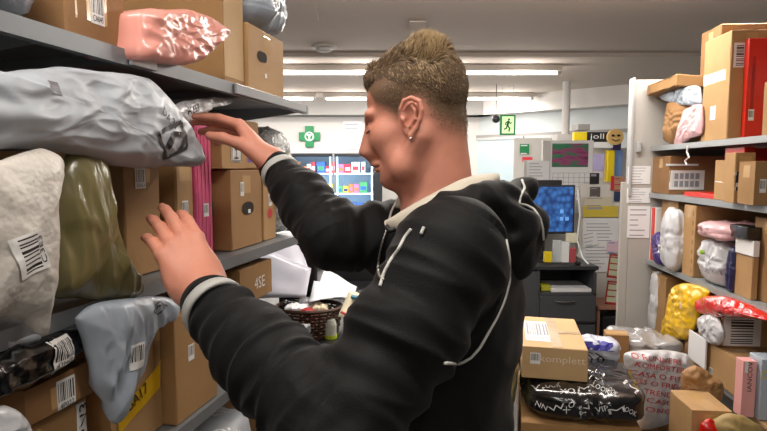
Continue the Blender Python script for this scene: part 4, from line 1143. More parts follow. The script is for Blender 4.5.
T('desk_screen', 'narrow white board left of the calendar behind the monitor', 'board', FW, (c.x, 5.0, zt), V=mb.V, F=mb.F, mats=part_m)
# pin board with papers right of the monitor
c, w, h = pan(FW, 581, 170, 624, 262, 4.80); mb = MB(); mb.bbox(c.x - w / 2, c.x + w / 2, 4.80, 4.82, zt - .5, FW.y(600, 184, 4.8).z, .003)
T('pin_board', 'pale board hung with lists and notes right of the calendar', 'board', FW, (c.x, 4.81, zt - .5), V=mb.V, F=mb.F, mats=mat('board_beige', rgb(212, 208, 202), .6, var=.06))
pinned('large white printed list clipped on the board', 583, 218, 617, 272, 4.79, 5, rows=14)
pinned('small tilted white note over the large list', 583, 232, 597, 246, 4.775, 6, rows=4, tilt=12)
pinned('small pink and blue card right of the large list', 607, 241, 620, 253, 4.77, 7, rows=2, m=mat('card_pink', rgb(222, 190, 206), .5), ink=mat('card_blue', rgb(120, 160, 190), .5))
pinned('yellow folder edge laid across the top of the large list', 583, 206, 618, 217, 4.775, 8, rows=1, m=mat('folder_yellow', rgb(206, 184, 70), .5), cat='folder', name='folder')
pinned('beige paper stack above the yellow folder', 584, 197, 612, 206, 4.78, 9, rows=2, m=mat('paper_beige', rgb(206, 196, 172), .6))
pinned('black and white photo card, upper one on the board', 590, 173, 599, 184, 4.79, 10, rows=1, m=blk)
pinned('dark photo card lower on the board beside the calendar', 590, 187, 600, 197, 4.79, 12, rows=2, m=mat('photo_grey', rgb(98, 88, 86), .5))
pinned('small dark blue notebook on the board', 614, 192, 624, 201, 4.78, 13, rows=0, m=mat('note_navy', rgb(40, 58, 92), .5), cat='notebook', name='notebook')
pinned('brown price card above the dark blue notebook', 614, 177, 625, 191, 4.785, 14, rows=3, m=mat('card_brown', rgb(186, 142, 116), .5), ink=red_ink)
pinned('small red tag left of the brown price card', 611, 176, 614, 190, 4.78, 15, rows=0, m=PC[0])
c, w, h = pan(FW, 608, 254, 623, 305, 4.5)
sheet('upper red framed certificate leaning beside the drawer cabinet', FW, (c.x, 4.5, c.z + h * .26), w, h * .46, tilt=-6, rows=4, m=mat('cert_green', rgb(198, 206, 176), .6), ink=red_ink, border=.012, thick=.008, cat='framed paper', name='framed_certificate')
sheet('lower red framed certificate leaning beside the drawer cabinet', FW, (c.x - .01, 4.5, c.z - h * .26), w, h * .46, tilt=-6, rows=4, m=mat('cert_green', rgb(198, 206, 176), .6), ink=red_ink, border=.012, thick=.008, cat='framed paper', name='framed_certificate', seed=3)
# small things on the desk
def can(label, px0, px1, py0, d, m, h=None, name='desk_item', cat='desk item', z0=None):
    a = FW.y(px0, 250, d); b_ = FW.y(px1, 250, d); z0 = zt if z0 is None else z0; z1_ = FW.y((px0 + px1) / 2, py0, d).z
    mb = MB(); r = (b_.x - a.x) / 2; cx = (a.x + b_.x) / 2; mb.tube([(cx, d, z0), (cx, d, z0 + (z1_ - z0) * .75), (cx, d, z1_ - .01), (cx, d, z1_)], [r, r, r * .6, r * .5], 16)
    return T(name, label, cat, FW, (cx, d, z0), V=mb.V, F=mb.F, mats=m)
slab('yellow_box', 'small yellow carton on the desk under the monitor', 'box', 545, 252, 552, 262.5, 4.4, .05, yel)
slab('paper_pack', 'white upright pack on the desk under the monitor', 'box', 562, 242, 569, 262.5, 4.42, .04, white_m)
slab('sticky_note', 'cream note standing on the desk below the screen corner', 'note', 566, 233, 577, 243, 4.5, .01, mat('note_cream', rgb(220, 216, 190), .6))
slab('red_pack', 'red and white pack on the desk near the mouse', 'box', 570, 248, 576, 262.5, 4.41, .04, mat('pack_brick', rgb(176, 80, 84), .5))
slab('clear_sleeve', 'pale plastic sleeve standing between monitor and papers', 'sleeve', 553, 240, 561, 262.5, 4.46, .02, mat('sleeve', rgb(190, 196, 200), .3))
c = FW.z(581, 265, zt + .01); mb = MB(); mb.ball((c.x, 4.42, zt + .014), .032, 8, sc=(.8, 1.3, .45)); T('computer_mouse', 'dark computer mouse at the right end of the desk', 'computer mouse', FW, (c.x, 4.42, zt), V=mb.V, F=mb.F, mats=blk, smooth=True)
mb = MB(); mb.tube([W(578, 190, 4.7), W(580, 215, 4.7), W(577, 240, 4.7), W(583, 258, 4.6), W(592, 268, 4.45), W(597, 272, 4.4)], .008, 8)
T('white_cable', 'white cable running down beside the monitor to the desk', 'cable', FW, W(597, 272, 4.4), V=mb.V, F=mb.F, mats=white_m, smooth=True)
# clutter under the desk end
mb = MB(); c = FW.y(603, 300, 4.5); c = FW.y(611, 300, 4.5); mb.bbox(c.x - .07, c.x + .07, 4.48, 4.72, 0, .36, .01); T('dark_bin', 'black bin under the papers beside the drawer cabinet', 'bin', FW, (c.x, 4.6, 0), V=mb.V, F=mb.F, mats=blk)
mb = MB(); c = FW.y(611, 306, 4.45); mb.bbox(c.x - .11, c.x + .11, 4.44, 4.76, c.z - .03, c.z, .004); mb.box(c.x + .085, c.x + .105, 4.46, 4.74, 0, c.z - .03); mb.box(c.x - .105, c.x - .085, 4.46, 4.74, 0, c.z - .03)
T('side_table', 'low reddish side table beside the drawer cabinet', 'table', FW, (c.x, 4.6, 0), V=mb.V, F=mb.F, mats=mat('ledge', rgb(170, 120, 100), .6))

# ------------------------------------------------------------------ left counter with the basket
CT = .86
ctm = mat('counter_black', rgb(24, 24, 27), .35, bump=.03)
t = T('black_counter', 'low black counter behind the man holding the basket and papers', 'counter', FW, (-.45, 2.75, 0))
mb = MB(); mb.bbox(-1.05, .30, 2.15, 3.5, CT - .03, CT, .006); t.part('worktop', mb, ctm)
mb = MB(); mb.bbox(-1.02, .28, 2.2, 3.46, 0, CT - .03, .005); t.part('body', mb, mat('counter_body', rgb(40, 40, 44), .6))
c, w, h = pan(FW, 296, 246, 384, 300, 3.55); mb = MB(); mb.bbox(c.x - w / 2, c.x + w / 2 + .1, 3.55, 3.95, 0, c.z + h / 2, .01)
T('black_cupboard', 'plain black cupboard behind the black counter', 'cupboard', FW, (c.x, 3.75, 0), V=mb.V, F=mb.F, mats=ctm)
# wicker basket
bx = W(309, 318, 2.42); R0 = .125; Hb = .115
t = T('wicker_basket', 'dark brown wicker basket filled with small packets on the black counter', 'basket', FW, (bx.x, bx.y, CT))
wick = mat('wicker', rgb(70, 44, 30), .55, bump=.3, bscale=150)
mb = MB(); n = 44
for j in range(9):
    z = CT + .006 + Hb * j / 8.5; pts = []
    for k in range(n * 2 + 1):
        a = 2 * math.pi * k / (n * 2); rr = R0 * (.86 + .14 * j / 8) + .0045 * math.sin(math.pi * k / 2 + math.pi * j)
        pts.append((bx.x + rr * math.cos(a) * 1.12, bx.y + rr * math.sin(a) * .85, z))
    mb.tube(pts, .0055, 5, cap=False)
t.part('woven_side', mb, wick)
mb = MB()
for k in range(22):
    a = 2 * math.pi * k / 22; mb.tube([(bx.x + R0 * .86 * math.cos(a) * 1.12, bx.y + R0 * .86 * math.sin(a) * .85, CT + .002), (bx.x + R0 * math.cos(a) * 1.12, bx.y + R0 * math.sin(a) * .85, CT + Hb)], .004, 5)
t.part('stake', mb, wick)
mb = MB(); mb.tube([(bx.x, bx.y, CT + .001), (bx.x, bx.y, CT + .008)], [R0 * .9, R0 * .9], 24); t.part('bottom', mb, wick)
mb = MB(); mb.tube([(bx.x + R0 * 1.15 * math.cos(2 * math.pi * k / 40), bx.y + R0 * .88 * math.sin(2 * math.pi * k / 40), CT + Hb + .004) for k in range(41)], .008, 8, cap=False); t.part('rim', mb, wick)
stuffm = [mat('pk_white', rgb(220, 220, 222), .3), mat('pk_black', rgb(26, 26, 28), .25), mat('pk_grey', rgb(150, 152, 158), .25, coat=.5), mat('pk_red', rgb(160, 40, 44), .4), mat('pk_tan', rgb(206, 190, 160), .4)]
for i, (dx, dy, dz, sx, m_, lb) in enumerate(((-.05, .0, .10, .055, 0, 'white crumpled packet at the left in the wicker basket'), (.05, -.02, .105, .04, 4, 'pale round packet at the right in the wicker basket'),
        (-.005, .04, .12, .05, 2, 'shiny grey packet at the back of the wicker basket'), (.0, -.05, .095, .035, 3, 'small dark red packet at the front of the wicker basket'), (-.09, .03, .11, .035, 1, 'black packet at the left rim of the wicker basket'))):
    t = pillow(lb, FW, (bx.x + dx - sx, bx.x + dx + sx), (bx.y + dy - sx * .8, bx.y + dy + sx * .8), (CT + .02, CT + dz + .03), stuffm[m_], seed=20 + i, amp=.008, freq=26, n=8, name='small_packet', cat='packet')
# standing black frame left of basket
# loose papers on the counter
pap2 = mat('paper_loose', rgb(214, 216, 222), .55, var=.03)
def flat_paper(label, px, d0, tilt, m=pap2, cat='paper', name='paper_sheet', lines=0, zoff=0):
    """sheet lying propped: corners given as (pixel x, pixel y, distance)"""
    C4 = [W(*q) for q in px]; n = 8; V = []; nn = (C4[1] - C4[0]).cross(C4[3] - C4[0]).normalized()
    if nn.dot(CAMP - C4[0]) < 0: nn = -nn
    for s_ in (0, 1):
        for j in range(n + 1):
            for i in range(n + 1):
                u, v = i / n, j / n; p = C4[0].lerp(C4[1], u).lerp(C4[3].lerp(C4[2], u), v)
                p = p + nn * (.01 * math.sin(u * 2.6 + v) + .006 * noise.noise(p * 14) - (.0012 if s_ else 0)); V.append(p)
    F = []; o = (n + 1) ** 2
    for j in range(n):
        for i in range(n):
            a = j * (n + 1) + i; F.append((a, a + 1, a + n + 2, a + n + 1)); F.append((a + o, a + n + 1 + o, a + n + 2 + o, a + 1 + o))
    for k in range(n): 
        for a, b_ in ((k, k + 1), (n * (n + 1) + k + 1, n * (n + 1) + k), ((k + 1) * (n + 1), k * (n + 1)), (k * (n + 1) + n, (k + 1) * (n + 1) + n)): F.append((b_, a, a + o, b_ + o))
    c = sum(C4, Vector()) / 4; return T(name, label, cat, FW, (c.x, c.y, min(v.z for v in V)), V=V, F=F, mats=m, smooth=True)
flat_paper('white sheet lying on the counter behind the basket', [(313, 300, 2.50), (352, 302, 2.50), (357, 286, 2.9), (318, 267, 2.95)], 0, 0)
flat_paper('white folded sheet draped over the right of the basket', [(309, 302, 2.38), (354, 298, 2.42), (346, 288, 2.6), (314, 282, 2.6)], 0, 0)
flat_paper('large smooth grey plastic sheet propped beside the left rack', [(232, 300, 2.3), (306, 298, 2.25), (311, 268, 2.35), (256, 246, 2.45)], 0, 0, m=mat('sheet_grey', rgb(168, 168, 180), .35), name='plastic_sheet', cat='plastic sheet')
flat_paper('grey plastic sheet corner rising behind the first grey sheet', [(262, 262, 2.5), (309, 270, 2.42), (300, 246, 2.55), (288, 242, 2.6)], 0, 0, m=mat('sheet_grey', rgb(168, 168, 180), .35), name='plastic_sheet', cat='plastic sheet')
t = flat_paper('small leaflet with red and green print tilted at the basket edge', [(338, 317, 2.25), (352, 323, 2.22), (362, 294, 2.3), (349, 292, 2.35)], 0, 0, m=mat('leaflet', rgb(216, 206, 176), .5), name='leaflet', cat='leaflet')
mb = MB(); mb.tube([W(341, 312, 2.23), W(352, 317, 2.21)], .006, 6); t.part('red_band', mb, PC[0])
mb = MB(); mb.tube([W(352, 297, 2.29), W(360, 298, 2.27)], .010, 6); t.part('blue_band', mb, mat('band_blue', rgb(80, 150, 180), .5))
q = FW.z(331, 338, CT) + Vector((0, 0, .051)); mb = MB(); mb.tube([(q.x, q.y, q.z - .04), (q.x, q.y, q.z + .01), (q.x, q.y, q.z + .03)], [.024, .024, .018], 16); t = T('small_jar', 'small jar with a lime green lid beside the basket', 'jar', FW, (q.x, q.y, q.z - .04)); t.part('glass', mb, mat('jar', rgb(196, 200, 188), .2))
mb = MB(); mb.tube([(q.x, q.y - .0, q.z - .05), (q.x, q.y, q.z - .035)], [.026, .026], 16); t.part('lid', mb, mat('lime', rgb(186, 206, 40), .4))
# pink thing behind the bubble wrap
q = W(292, 219, 2.6); t = pillow('small pink bag on the dark stand behind the bubble wrap', FW, (q.x - .04, q.x + .04), (2.56, 2.66), (q.z - .05, q.z + .04), mat('soft_pink', rgb(214, 130, 140), .5), 4, .004, 30, n=8, name='small_bag', cat='bag')
c, w, h = pan(FW, 282, 222, 320, 262, 2.7); mb = MB(); mb.bbox(c.x - w / 2, c.x + w / 2, 2.58, 2.9, CT, q.z - .045, .01)
T('black_case', 'black case standing on the counter under the small pink bag', 'case', FW, (c.x, 2.74, CT), V=mb.V, F=mb.F, mats=ctm)
# ------------------------------------------------------------------ parcels
m_grey = mat('poly_grey', rgb(150, 155, 163), .36, coat=.12, bump=.35, bscale=38, var=.05)
m_blue = mat('poly_bluegrey', rgb(156, 166, 178), .36, coat=.12, bump=.3, bscale=36, var=.04)
m_silver = mat('poly_silver', rgb(162, 167, 174), .46, coat=.04, bump=.4, bscale=34, var=.06)
m_bub = mat('bubble_mailer', rgb(196, 190, 182), .45, coat=.08, bump=.25, bscale=50)
m_olive = mat('poly_olive', rgb(112, 104, 66), .32, coat=.3, bump=.3, bscale=26, var=.06)
m_pink = mat('poly_pink', rgb(218, 148, 136), .3, coat=.3, bump=.25, bscale=24, var=.05)
m_black = mat('poly_black', rgb(22, 22, 24), .2, coat=.6, bump=.5, bscale=34)
m_white = mat('poly_white', rgb(200, 200, 204), .3, coat=.3, bump=.3, bscale=40)
m_yel = mat('poly_yellow', rgb(232, 184, 22), .3, coat=.4, bump=.3, bscale=30)
m_red = mat('poly_red', rgb(214, 30, 16), .18, coat=.8, bump=.3, bscale=20)
m_rose = mat('poly_rose', rgb(216, 172, 176), .35, coat=.2, bump=.3, bscale=26)
m_kraft = mat('kraft_paper', rgb(164, 122, 78), .6, bump=.3, bscale=30, var=.08, vscale=14)
m_purple = mat('poly_purple', rgb(64, 44, 120), .3, coat=.4, bump=.3)
RED = mat('carton_red', rgb(212, 40, 22), .38, coat=.2, var=.04)
MAG = mat('carton_magenta', rgb(206, 74, 122), .42, coat=.15, var=.05, vscale=12, stretch=(1, 1, .1))
bubn = m_bub.node_tree; b_ = bubn.nodes['Principled BSDF']
vo = bubn.nodes.new('ShaderNodeTexVoronoi'); vo.inputs['Scale'].default_value = 130; tcn = [n for n in bubn.nodes if n.type == 'TEX_COORD'][0]; bubn.links.new(tcn.outputs['Object'], vo.inputs[0])
bb = bubn.nodes.new('ShaderNodeBump'); bb.invert = True; bb.inputs['Strength'].default_value = .22; bb.inputs['Distance'].default_value = .004; bubn.links.new(vo.outputs[0], bb.inputs['Height'])
ob = [n for n in bubn.nodes if n.type == 'BUMP' and n != bb][0]; bubn.links.new(ob.outputs[0], bb.inputs['Normal']); bubn.links.new(bb.outputs[0], b_.inputs['Normal'])

AX, AY, AZ = Vector((1, 0, 0)), Vector((0, 1, 0)), Vector((0, 0, 1))
# --- left rack cartons: near/far corner pixels on the aisle face
def lbox(label, pxn, pxf, pyt, z, depth, m, xf=-.635, group=None, seed=0, **k):
    zm = z + .05
    y0 = ypx(FL, pxn, xf, z + .02); y1 = ypx(FL, pxf, xf, z + .02)
    zt_ = zpy(FL, pyt, xf, y0) if pyt is not None else k.pop('ztop')
    t = carton(label, FL, (xf - depth, xf), (y0, y1), (z, zt_), m, group, seed, **k)
    t.ext = (xf, y0, y1, z, zt_); return t
def lstick(t, px, py, w, h, txt, seed, x=None, tilt=0, **k):
    c = t.hit(px, py); a = math.radians(tilt)
    return sticker(t, c, AY * math.cos(a) + AZ * math.sin(a), AZ * math.cos(a) - AY * math.sin(a), AX, w, h, txt, seed, **k)
Z1, Z2, Z3, Z4 = LZ[0] + .001, LZ[1] + .001, LZ[2] + .001, LZ[3] + .001

# upper shelf
t = pillow('grey mailing bag with black print at the near end of the top left shelf', FL, (-1.0, -.63), (.50, .705), (Z1, 1.90), m_grey, 1, .012, 16)
lettering(t, t.hit(58, 12), AY, AZ, AX, .05, .03, 'K7')
t = lbox('cardboard box on the top left shelf between the grey bag and the pink parcel', 66, 125, -30, Z1, .32, CARD[2], seed=2)
lstick(t, 97, 7, .030, .055, 'CA045', 3)
strip(t, FL.x(76, 14, t.ext[0]), AY, AZ, AX, .004, .16, CLEAR)
yb0 = ypx(FL, 224, -.66, Z1 + .02); yb1 = ypx(FL, 249, -.65, Z1 + .02) - .006
t = carton('large cardboard box on the top left shelf behind the pink parcel', FL, (-1.04, -.66), (yb0, yb1), (Z1, 2.12), CARD[1], None, 4)
lettering(t, (-.74, yb0, 1.905), AX, AZ, -AY, .07, .03, 'DHL', SEAM)
strip(t, (-.66, (yb0 + yb1) / 2, 1.95), AY, AZ, AX, .10, .30, CARD[3], name='lit_side', label='aisle side of the box painted paler tan as if lit')
pts = [FL.x(px, py, -.60) for px, py in ((118, 52), (131, 20), (146, 9), (190, 9), (214, 18), (229, 30), (226, 42), (214, 50), (205, 60), (184, 66), (168, 58), (145, 62), (128, 62))]
pts = [FL.x(px, py, -.60) for px, py in ((134, 50), (136, 26), (138, 12), (150, 9), (190, 10), (212, 19), (227, 28), (229, 33), (223, 40), (214, 48), (200, 60), (184, 66), (166, 63), (148, 62), (137, 60))]
t = bag('glossy pink plastic parcel hanging over the edge of the top left shelf', FL, pts, AX, .022, m_pink, 3, .010, 13, aniso=(1, .8, 1.3), back=8, cen=FL.x(176, 38, -.60), N=150, K=34, pw=5)
y0 = ypx(FL, 249, -.65, Z1); y1 = ypx(FL, 284, -.65, Z1)
t = carton('cardboard box with an oval hand hole at the far end of the top left shelf', FL, (-1.0, -.65), (y0, y1), (Z1, zpy(FL, 22, -.65, y0)), CARD[0], None, 6)
mb = MB(); f = drape(t.bvh(), FL.x(262, 57, -.65), AY, AZ, AX, .001); grid_decal(mb, f, .058, .026, 8, 4)
for v in mb.V: pass
mb2 = MB(); V = [f(.030 * math.copysign(abs(math.cos(a)) ** .6, math.cos(a)), .014 * math.copysign(abs(math.sin(a)) ** .8, math.sin(a))) for a in [2 * math.pi * k / 24 for k in range(24)]]
mb2.add(V, [tuple(range(24))]); t.part('hand_hole', mb2, DARKHOLE)
mb = MB(); mb.V = []; grid_decal(mb, drape(t.bvh(), FL.x(266, 76, -.65), AY, AZ, AX, .001), .012, .012, 2, 2); t.part('paper_scrap', mb, LAB)
zt_ = max(v.z for v in t.V)
pillow('grey blue mailing bag draped on the box with the oval hand hole', FL, (-.98, -.622), (y0 + .012, y1 + .03), (zt_ - .0, zt_ + .16), m_blue, 5, .014, 15)

# middle shelf
t = lbox('brown box on the middle left shelf right of the olive bag', 127, 162, 150, Z2, .30, CARD[1], xf=-.675, seed=7)
lstick(t, 140, 178, .030, .040, 'EX63', 4)
ym0 = ypx(FL, 197, -.665, Z2 + .02); yn0 = ypx(FL, 178, -.668, Z2 + .02)
t = carton('narrow brown box with a low white label, left of the magenta carton', FL, (-.98, -.668), (yn0, ym0 - .004), (Z2, zpy(FL, 152, -.668, yn0)), CARD[0], None, 8); t.ext = (-.668, 0, 0, 0, 0)
lstick(t, 185, 209, .024, .036, '', 5)
y0 = ym0; y1 = ypx(FL, 213.5, -.665, Z2 + .02); zt_ = zpy(FL, 124, -.665, y0)
t = carton('tall magenta carton standing on the middle left shelf', FL, (-1.0, -.665), (y0, y1), (Z2, zt_), MAG, None, 9, tape=False); t.ext = (-.665, y0, y1, Z2, zt_)
for i in range(4):
    mb = MB(); yy = y0 + (y1 - y0) * (.15 + .22 * i); mb.box(-.6655, -.6635, yy, yy + .0018, Z2 + .004, zt_ - .006); t.part('fold_line', mb, mat('magenta_pale', rgb(222, 96, 138), .4))
lstick(t, 206, 210, .022, .030, '', 6)
tb = lbox('cardboard box with a round hand hole, lower of two on the middle left shelf', 232, 262, 170, Z2, .28, CARD[1], xf=-.655, seed=10)
lstick(tb, 242, 189, .020, .036, '', 7)
mb2 = MB(); f = drape(tb.bvh(), FL.x(248, 208, -.655), AY, AZ, AX, .001); V = [f(.032 * math.cos(a), .017 * math.copysign(abs(math.sin(a)) ** .7, math.sin(a))) for a in [2 * math.pi * k / 24 for k in range(24)]]
mb2.add(V, [tuple(range(24))]); tb.part('hand_hole', mb2, DARKHOLE)
mb = MB(); grid_decal(mb, drape(tb.bvh(), FL.x(249, 211, -.655), AY, AZ, AX, .0016), .014, .010, 3, 2); tb.part('label_scrap', mb, LAB)
c = Vector((-.72, tb.ext[1], FL.x(222, 210, -.66).z)); strip(tb, c, AX, AZ, -AY, .035, .035, mat('green_mark', rgb(70, 130, 60), .5), name='printed_mark', nx=3, ny=3)
zt_ = tb.ext[4] + .003
t2 = carton('cardboard box with a black glass symbol, upper of two on the middle left shelf', FL, (-.93, -.66), (tb.ext[1] - .03, tb.ext[2] - .0), (zt_, LZ[0] - .075), CARD[0], None, 11); t2.ext = (-.66, 0, 0, 0, 0)
c = FL.x(236, 150, -.66); mb = MB(); f = drape(t2.bvh(), c, AY, AZ, AX, .001); grid_decal(mb, f, .052, .060, 4, 4, mi=0); t2.part('symbol_label', mb, LAB)
mb = MB(); f = drape(t2.bvh(), c, AY, AZ, AX, .0022)
for (x0, x1, z0, z1) in ((-.024, .024, .026, .028), (-.024, .024, -.028, -.026), (-.024, -.022, -.028, .028), (.022, .024, -.028, .028), (-.012, .010, -.022, -.018), (-.002, .001, -.02, .0), (-.010, .009, .0, .018)):
    mb.add([f(x0, z0), f(x1, z0), f(x1, z1), f(x0, z1)], [(0, 1, 2, 3)])
t2.part('glass_symbol', mb, INK)
strip(t2, FL.x(249, 160, -.66), AY, AZ, AX, .022, .012, mat('violet_print', rgb(120, 92, 170), .5), name='printed_mark', nx=3, ny=2)
t = lbox('small box with a red emblem at the far end of the middle left shelf', 264, 276, 160, Z2, .26, CARD[0], xf=-.66, seed=12)
lstick(t, 270, 200, .022, .034, '', 8)
mb = MB(); f = drape(t.bvh(), FL.x(270, 213, -.66), AY, AZ, AX, .001); V = [f(r * math.cos(a), r * math.sin(a)) for k in range(12) for a, r in [(2 * math.pi * k / 12, .012 if k % 2 else .017)]]; mb.add(V, [tuple(range(12))]); t.part('emblem', mb, PC[0])
# bubble wrap bundle
m_wrap = mat('bubble_wrap', rgb(206, 208, 208), .2, coat=.5, trans=.35)
wn = m_wrap.node_tree; wb = wn.nodes['Principled BSDF']; vo = wn.nodes.new('ShaderNodeTexVoronoi'); vo.inputs['Scale'].default_value = 95; tcw = [n for n in wn.nodes if n.type == 'TEX_COORD'][0]
wn.links.new(tcw.outputs['Object'], vo.inputs[0]); bw = wn.nodes.new('ShaderNodeBump'); bw.invert = True; bw.inputs['Strength'].default_value = .9; bw.inputs['Distance'].default_value = .006; wn.links.new(vo.outputs[0], bw.inputs['Height']); wn.links.new(bw.outputs[0], wb.inputs['Normal'])
pillow('clear bubble wrapped bundle at the far end of the middle left shelf', FL, (-.88, -.645), (1.50, 1.68), (Z2, 1.70), m_wrap, 14, .010, 20, ex=.2, name='bubble_wrap_bundle')

# big silver mailer crammed along the middle shelf
pts = [FL.x(px, py, -.61) for px, py in ((-60, 60), (0, 72), (60, 67), (112, 72), (146, 78), (164, 96), (182, 118), (196, 142), (203, 161), (196, 167), (172, 166), (140, 168), (108, 165), (84, 158), (60, 152), (20, 150), (-60, 150))]
t = bag('large silvery mailing bag with a black box logo sprawling over the middle left shelf', FL, pts, AX, .035, m_silver, 2, .0125, 9, aniso=(1, .7, 1.5), back=1.2, cen=FL.x(90, 115, -.61), N=210, K=44, pw=3.5)
def mark_on(t, px, py, x, w, h, tilt=0):
    """black outlined lozenge logo"""
    a = math.radians(tilt); ex = AY * math.cos(a) + AZ * math.sin(a); ey = AZ * math.cos(a) - AY * math.sin(a); mb = MB(); f = drape(t.bvh(), t.hit(px, py), ex, ey, AX, .0015)
    P4 = [(-.5, -.1), (-.1, -.5), (.5, .05), (.1, .5)]
    def seg(p, q, wd):
        d = Vector((q[0] - p[0], q[1] - p[1])).normalized(); n = Vector((-d.y, d.x)) * wd; V = []; 
        for k in range(5):
            s = k / 4; c = (p[0] + (q[0] - p[0]) * s, p[1] + (q[1] - p[1]) * s); V += [f((c[0] - n.x) * w, (c[1] - n.y) * h), f((c[0] + n.x) * w, (c[1] + n.y) * h)]
        mb.add(V, [(2 * k, 2 * k + 1, 2 * k + 3, 2 * k + 2) for k in range(4)])
    for i in range(4): seg(P4[i], P4[(i + 1) % 4], .045)
    seg((-.2, -.3), (-.1, .1), .06); seg((.25, -.15), (.3, .28), .06); seg((-.1, .1), (.3, .28), .06)
    return t.part('printed_logo', mb, INK)
mark_on(t, 176, 140, -.61, .11, .075, -15)
lettering(t, t.hit(170, 119), (AY * .9 - AZ * .6), (AZ * .9 + AY * .6), AX, .05, .016, 'DA37')
mb = MB(); grid_decal(mb, drape(t.bvh(), t.hit(55, 88), AY, AZ, AX, .001), .020, .018, 4, 3); t.part('grey_patch', mb, mat('patch_grey', rgb(92, 92, 96), .5))
pts = [FL.x(px, py, -.66) for px, py in ((160, 118), (170, 108), (186, 101), (214, 97), (232, 99), (230, 104), (212, 108), (200, 116), (186, 126), (170, 128))]
t = bag('small white bag with black print wedged above the magenta carton', FL, pts, AX, .012, m_white, 6, .006, 22, N=110, K=20)
lettering(t, FL.x(190, 109, -.66), (AY * .95 + AZ * .3), AZ, AX, .05, .016, 'KEEP')
t.o['label'] = 'small white bag with black print wedged above the magenta carton'
# white bubble mailer, olive bag
pts = [FL.x(px, py, -.575) for px, py in ((-25, 172), (6, 160), (26, 151), (42, 147), (56, 153), (60, 160), (53, 185), (50, 240), (50, 290), (47, 322), (45, 337), (38, 334), (24, 322), (0, 318), (-30, 320))]
t = bag('white bubble mailer standing at the near end of the middle left shelf', FL, pts, AX, .030, m_bub, 8, .006, 12, aniso=(1, 1.0, .8), back=1.5, cen=FL.x(20, 235, -.575), N=170, K=36, pw=3, name='bubble_mailer')
c = t.hit(31, 254); a = math.radians(15); sticker(t, c, AY * math.cos(a) + AZ * math.sin(a), AZ * math.cos(a) - AY * math.sin(a), AX, .040, .050, 'C3E3', 13, vertical=True, lift=.002)
pts = [FL.x(px, py, -.615) for px, py in ((52, 200), (60, 170), (70, 152), (82, 144), (93, 147), (101, 155), (106, 172), (112, 205), (117, 240), (124, 266), (139, 284), (140, 292), (128, 299), (104, 300), (76, 298), (50, 294))]
t = bag('crumpled olive green mailing bag beside the white bubble mailer', FL, pts, AX, .028, m_olive, 9, .012, 9, aniso=(1, 1.6, .6), back=1.2, cen=FL.x(88, 235, -.615), N=160, K=36, pw=3)

# lower shelf
CB = lbox('cardboard box lying on the low left shelf under the black bag', 26, 96, 391, 1.229, .30, CARD[2], xf=-.625, seed=13)
lstick(CB, 66, 393, .034, .046, '4P022', 9)
lb2 = carton('flat box with a black and white label under the near low box', FL, (-.93, -.635), (.50, .72), (Z3, 1.226), CARD[1], None, 14); lb2.ext = (-.635, 0, 0, 0, 0)
mb = MB(); f = drape(lb2.bvh(), lb2.hit(83, 424), AY, AZ, AX, .001); grid_decal(mb, f, .026, .085, 3, 6); text_decal(mb, drape(lb2.bvh(), lb2.hit(83, 420), AY, AZ, AX, .0018), 'PN3', .018, .055, rot90=True); lb2.part('shipping_label', mb, [LAB, INK])
zc = max(v.z for v in CB.V)
t = pillow('glossy black plastic bag lying on the box of the low left shelf', FL, (-.95, -.60), (.44, .735), (zc, zc + .075), m_black, 10, .008, 16, ex=.4)
c = t.hit(66, 353); sticker(t, c, AY, AZ, AX, .042, .042, '43M6Z', 10, lift=.002)
pts = [FL.x(px, py, -.63) for px, py in ((-10, 345), (20, 332), (52, 322), (92, 314), (100, 322), (80, 334), (50, 338), (20, 346), (-10, 352))]
bag('flat grey mailing bag squeezed between the black bag and the shelf above', FL, pts, AX, .010, m_grey, 11, .006, 14, N=90, K=16, back=4)
C5 = lbox('tall cardboard box with a slanting yellow tape on the low left shelf', 112, 163, 318, Z3, .30, CARD[0], xf=-.66, seed=15)
a = math.radians(20); c = FL.x(144, 392, -.66)
mb = MB(); f = drape(C5.bvh(), c, AY, AZ, AX, .001)
tapeV = [(-.075, -.062), (.062, .012), (.062, .052), (-.075, -.028)]
V = []; 
for k in range(9):
    s = k / 8; V += [f(-.072 + .134 * s, -.050 + .046 * s), f(-.072 + .134 * s, -.010 + .054 * s)]
mb.add(V, [(2 * k, 2 * k + 2, 2 * k + 3, 2 * k + 1) for k in range(8)], 0)
g = drape(C5.bvh(), c, AY * math.cos(a) + AZ * math.sin(a), AZ * math.cos(a) - AY * math.sin(a), AX, .002); text_decal(mb, g, 'BA17', .055, .022, x0=-.018, y0=.006)
C5.part('packing_tape', mb, [m_yel, INK], label='broad yellow printed tape')
t = lbox('cardboard box with a small white label right of the yellow taped box', 177, 217, 318, Z3, .30, CARD[1], xf=-.63, seed=16)
lstick(t, 191, 352, .022, .034, '', 11)
pts = [FL.x(px, py, -.60) for px, py in ((76, 318), (90, 306), (120, 299), (152, 296), (180, 300), (177, 312), (160, 322), (150, 345), (143, 372), (129, 396), (118, 424), (111, 423), (106, 405), (94, 386), (90, 360), (82, 336))]
t = bag('blue grey mailing bag with a lozenge logo drooping over the yellow taped box', FL, pts, AX, .022, m_blue, 12, .012, 10, aniso=(1, 1.7, .6), back=1.0, cen=FL.x(124, 345, -.60), N=170, K=36, pw=3)
mark_on(t, 158, 308, -.60, .050, .022, -5); c = t.hit(137, 356); sticker(t, c, AY, AZ, AX, .026, .042, '', 12, lift=.002)
pts = [FL.x(px, py, -.585) for px, py in ((-10, 412), (4, 406), (14, 410), (22, 422), (26, 445), (-12, 445))]
bag('white plastic bag poking up at the very bottom left', FL, pts, AX, .02, m_white, 13, .006, 20, N=70, K=16)
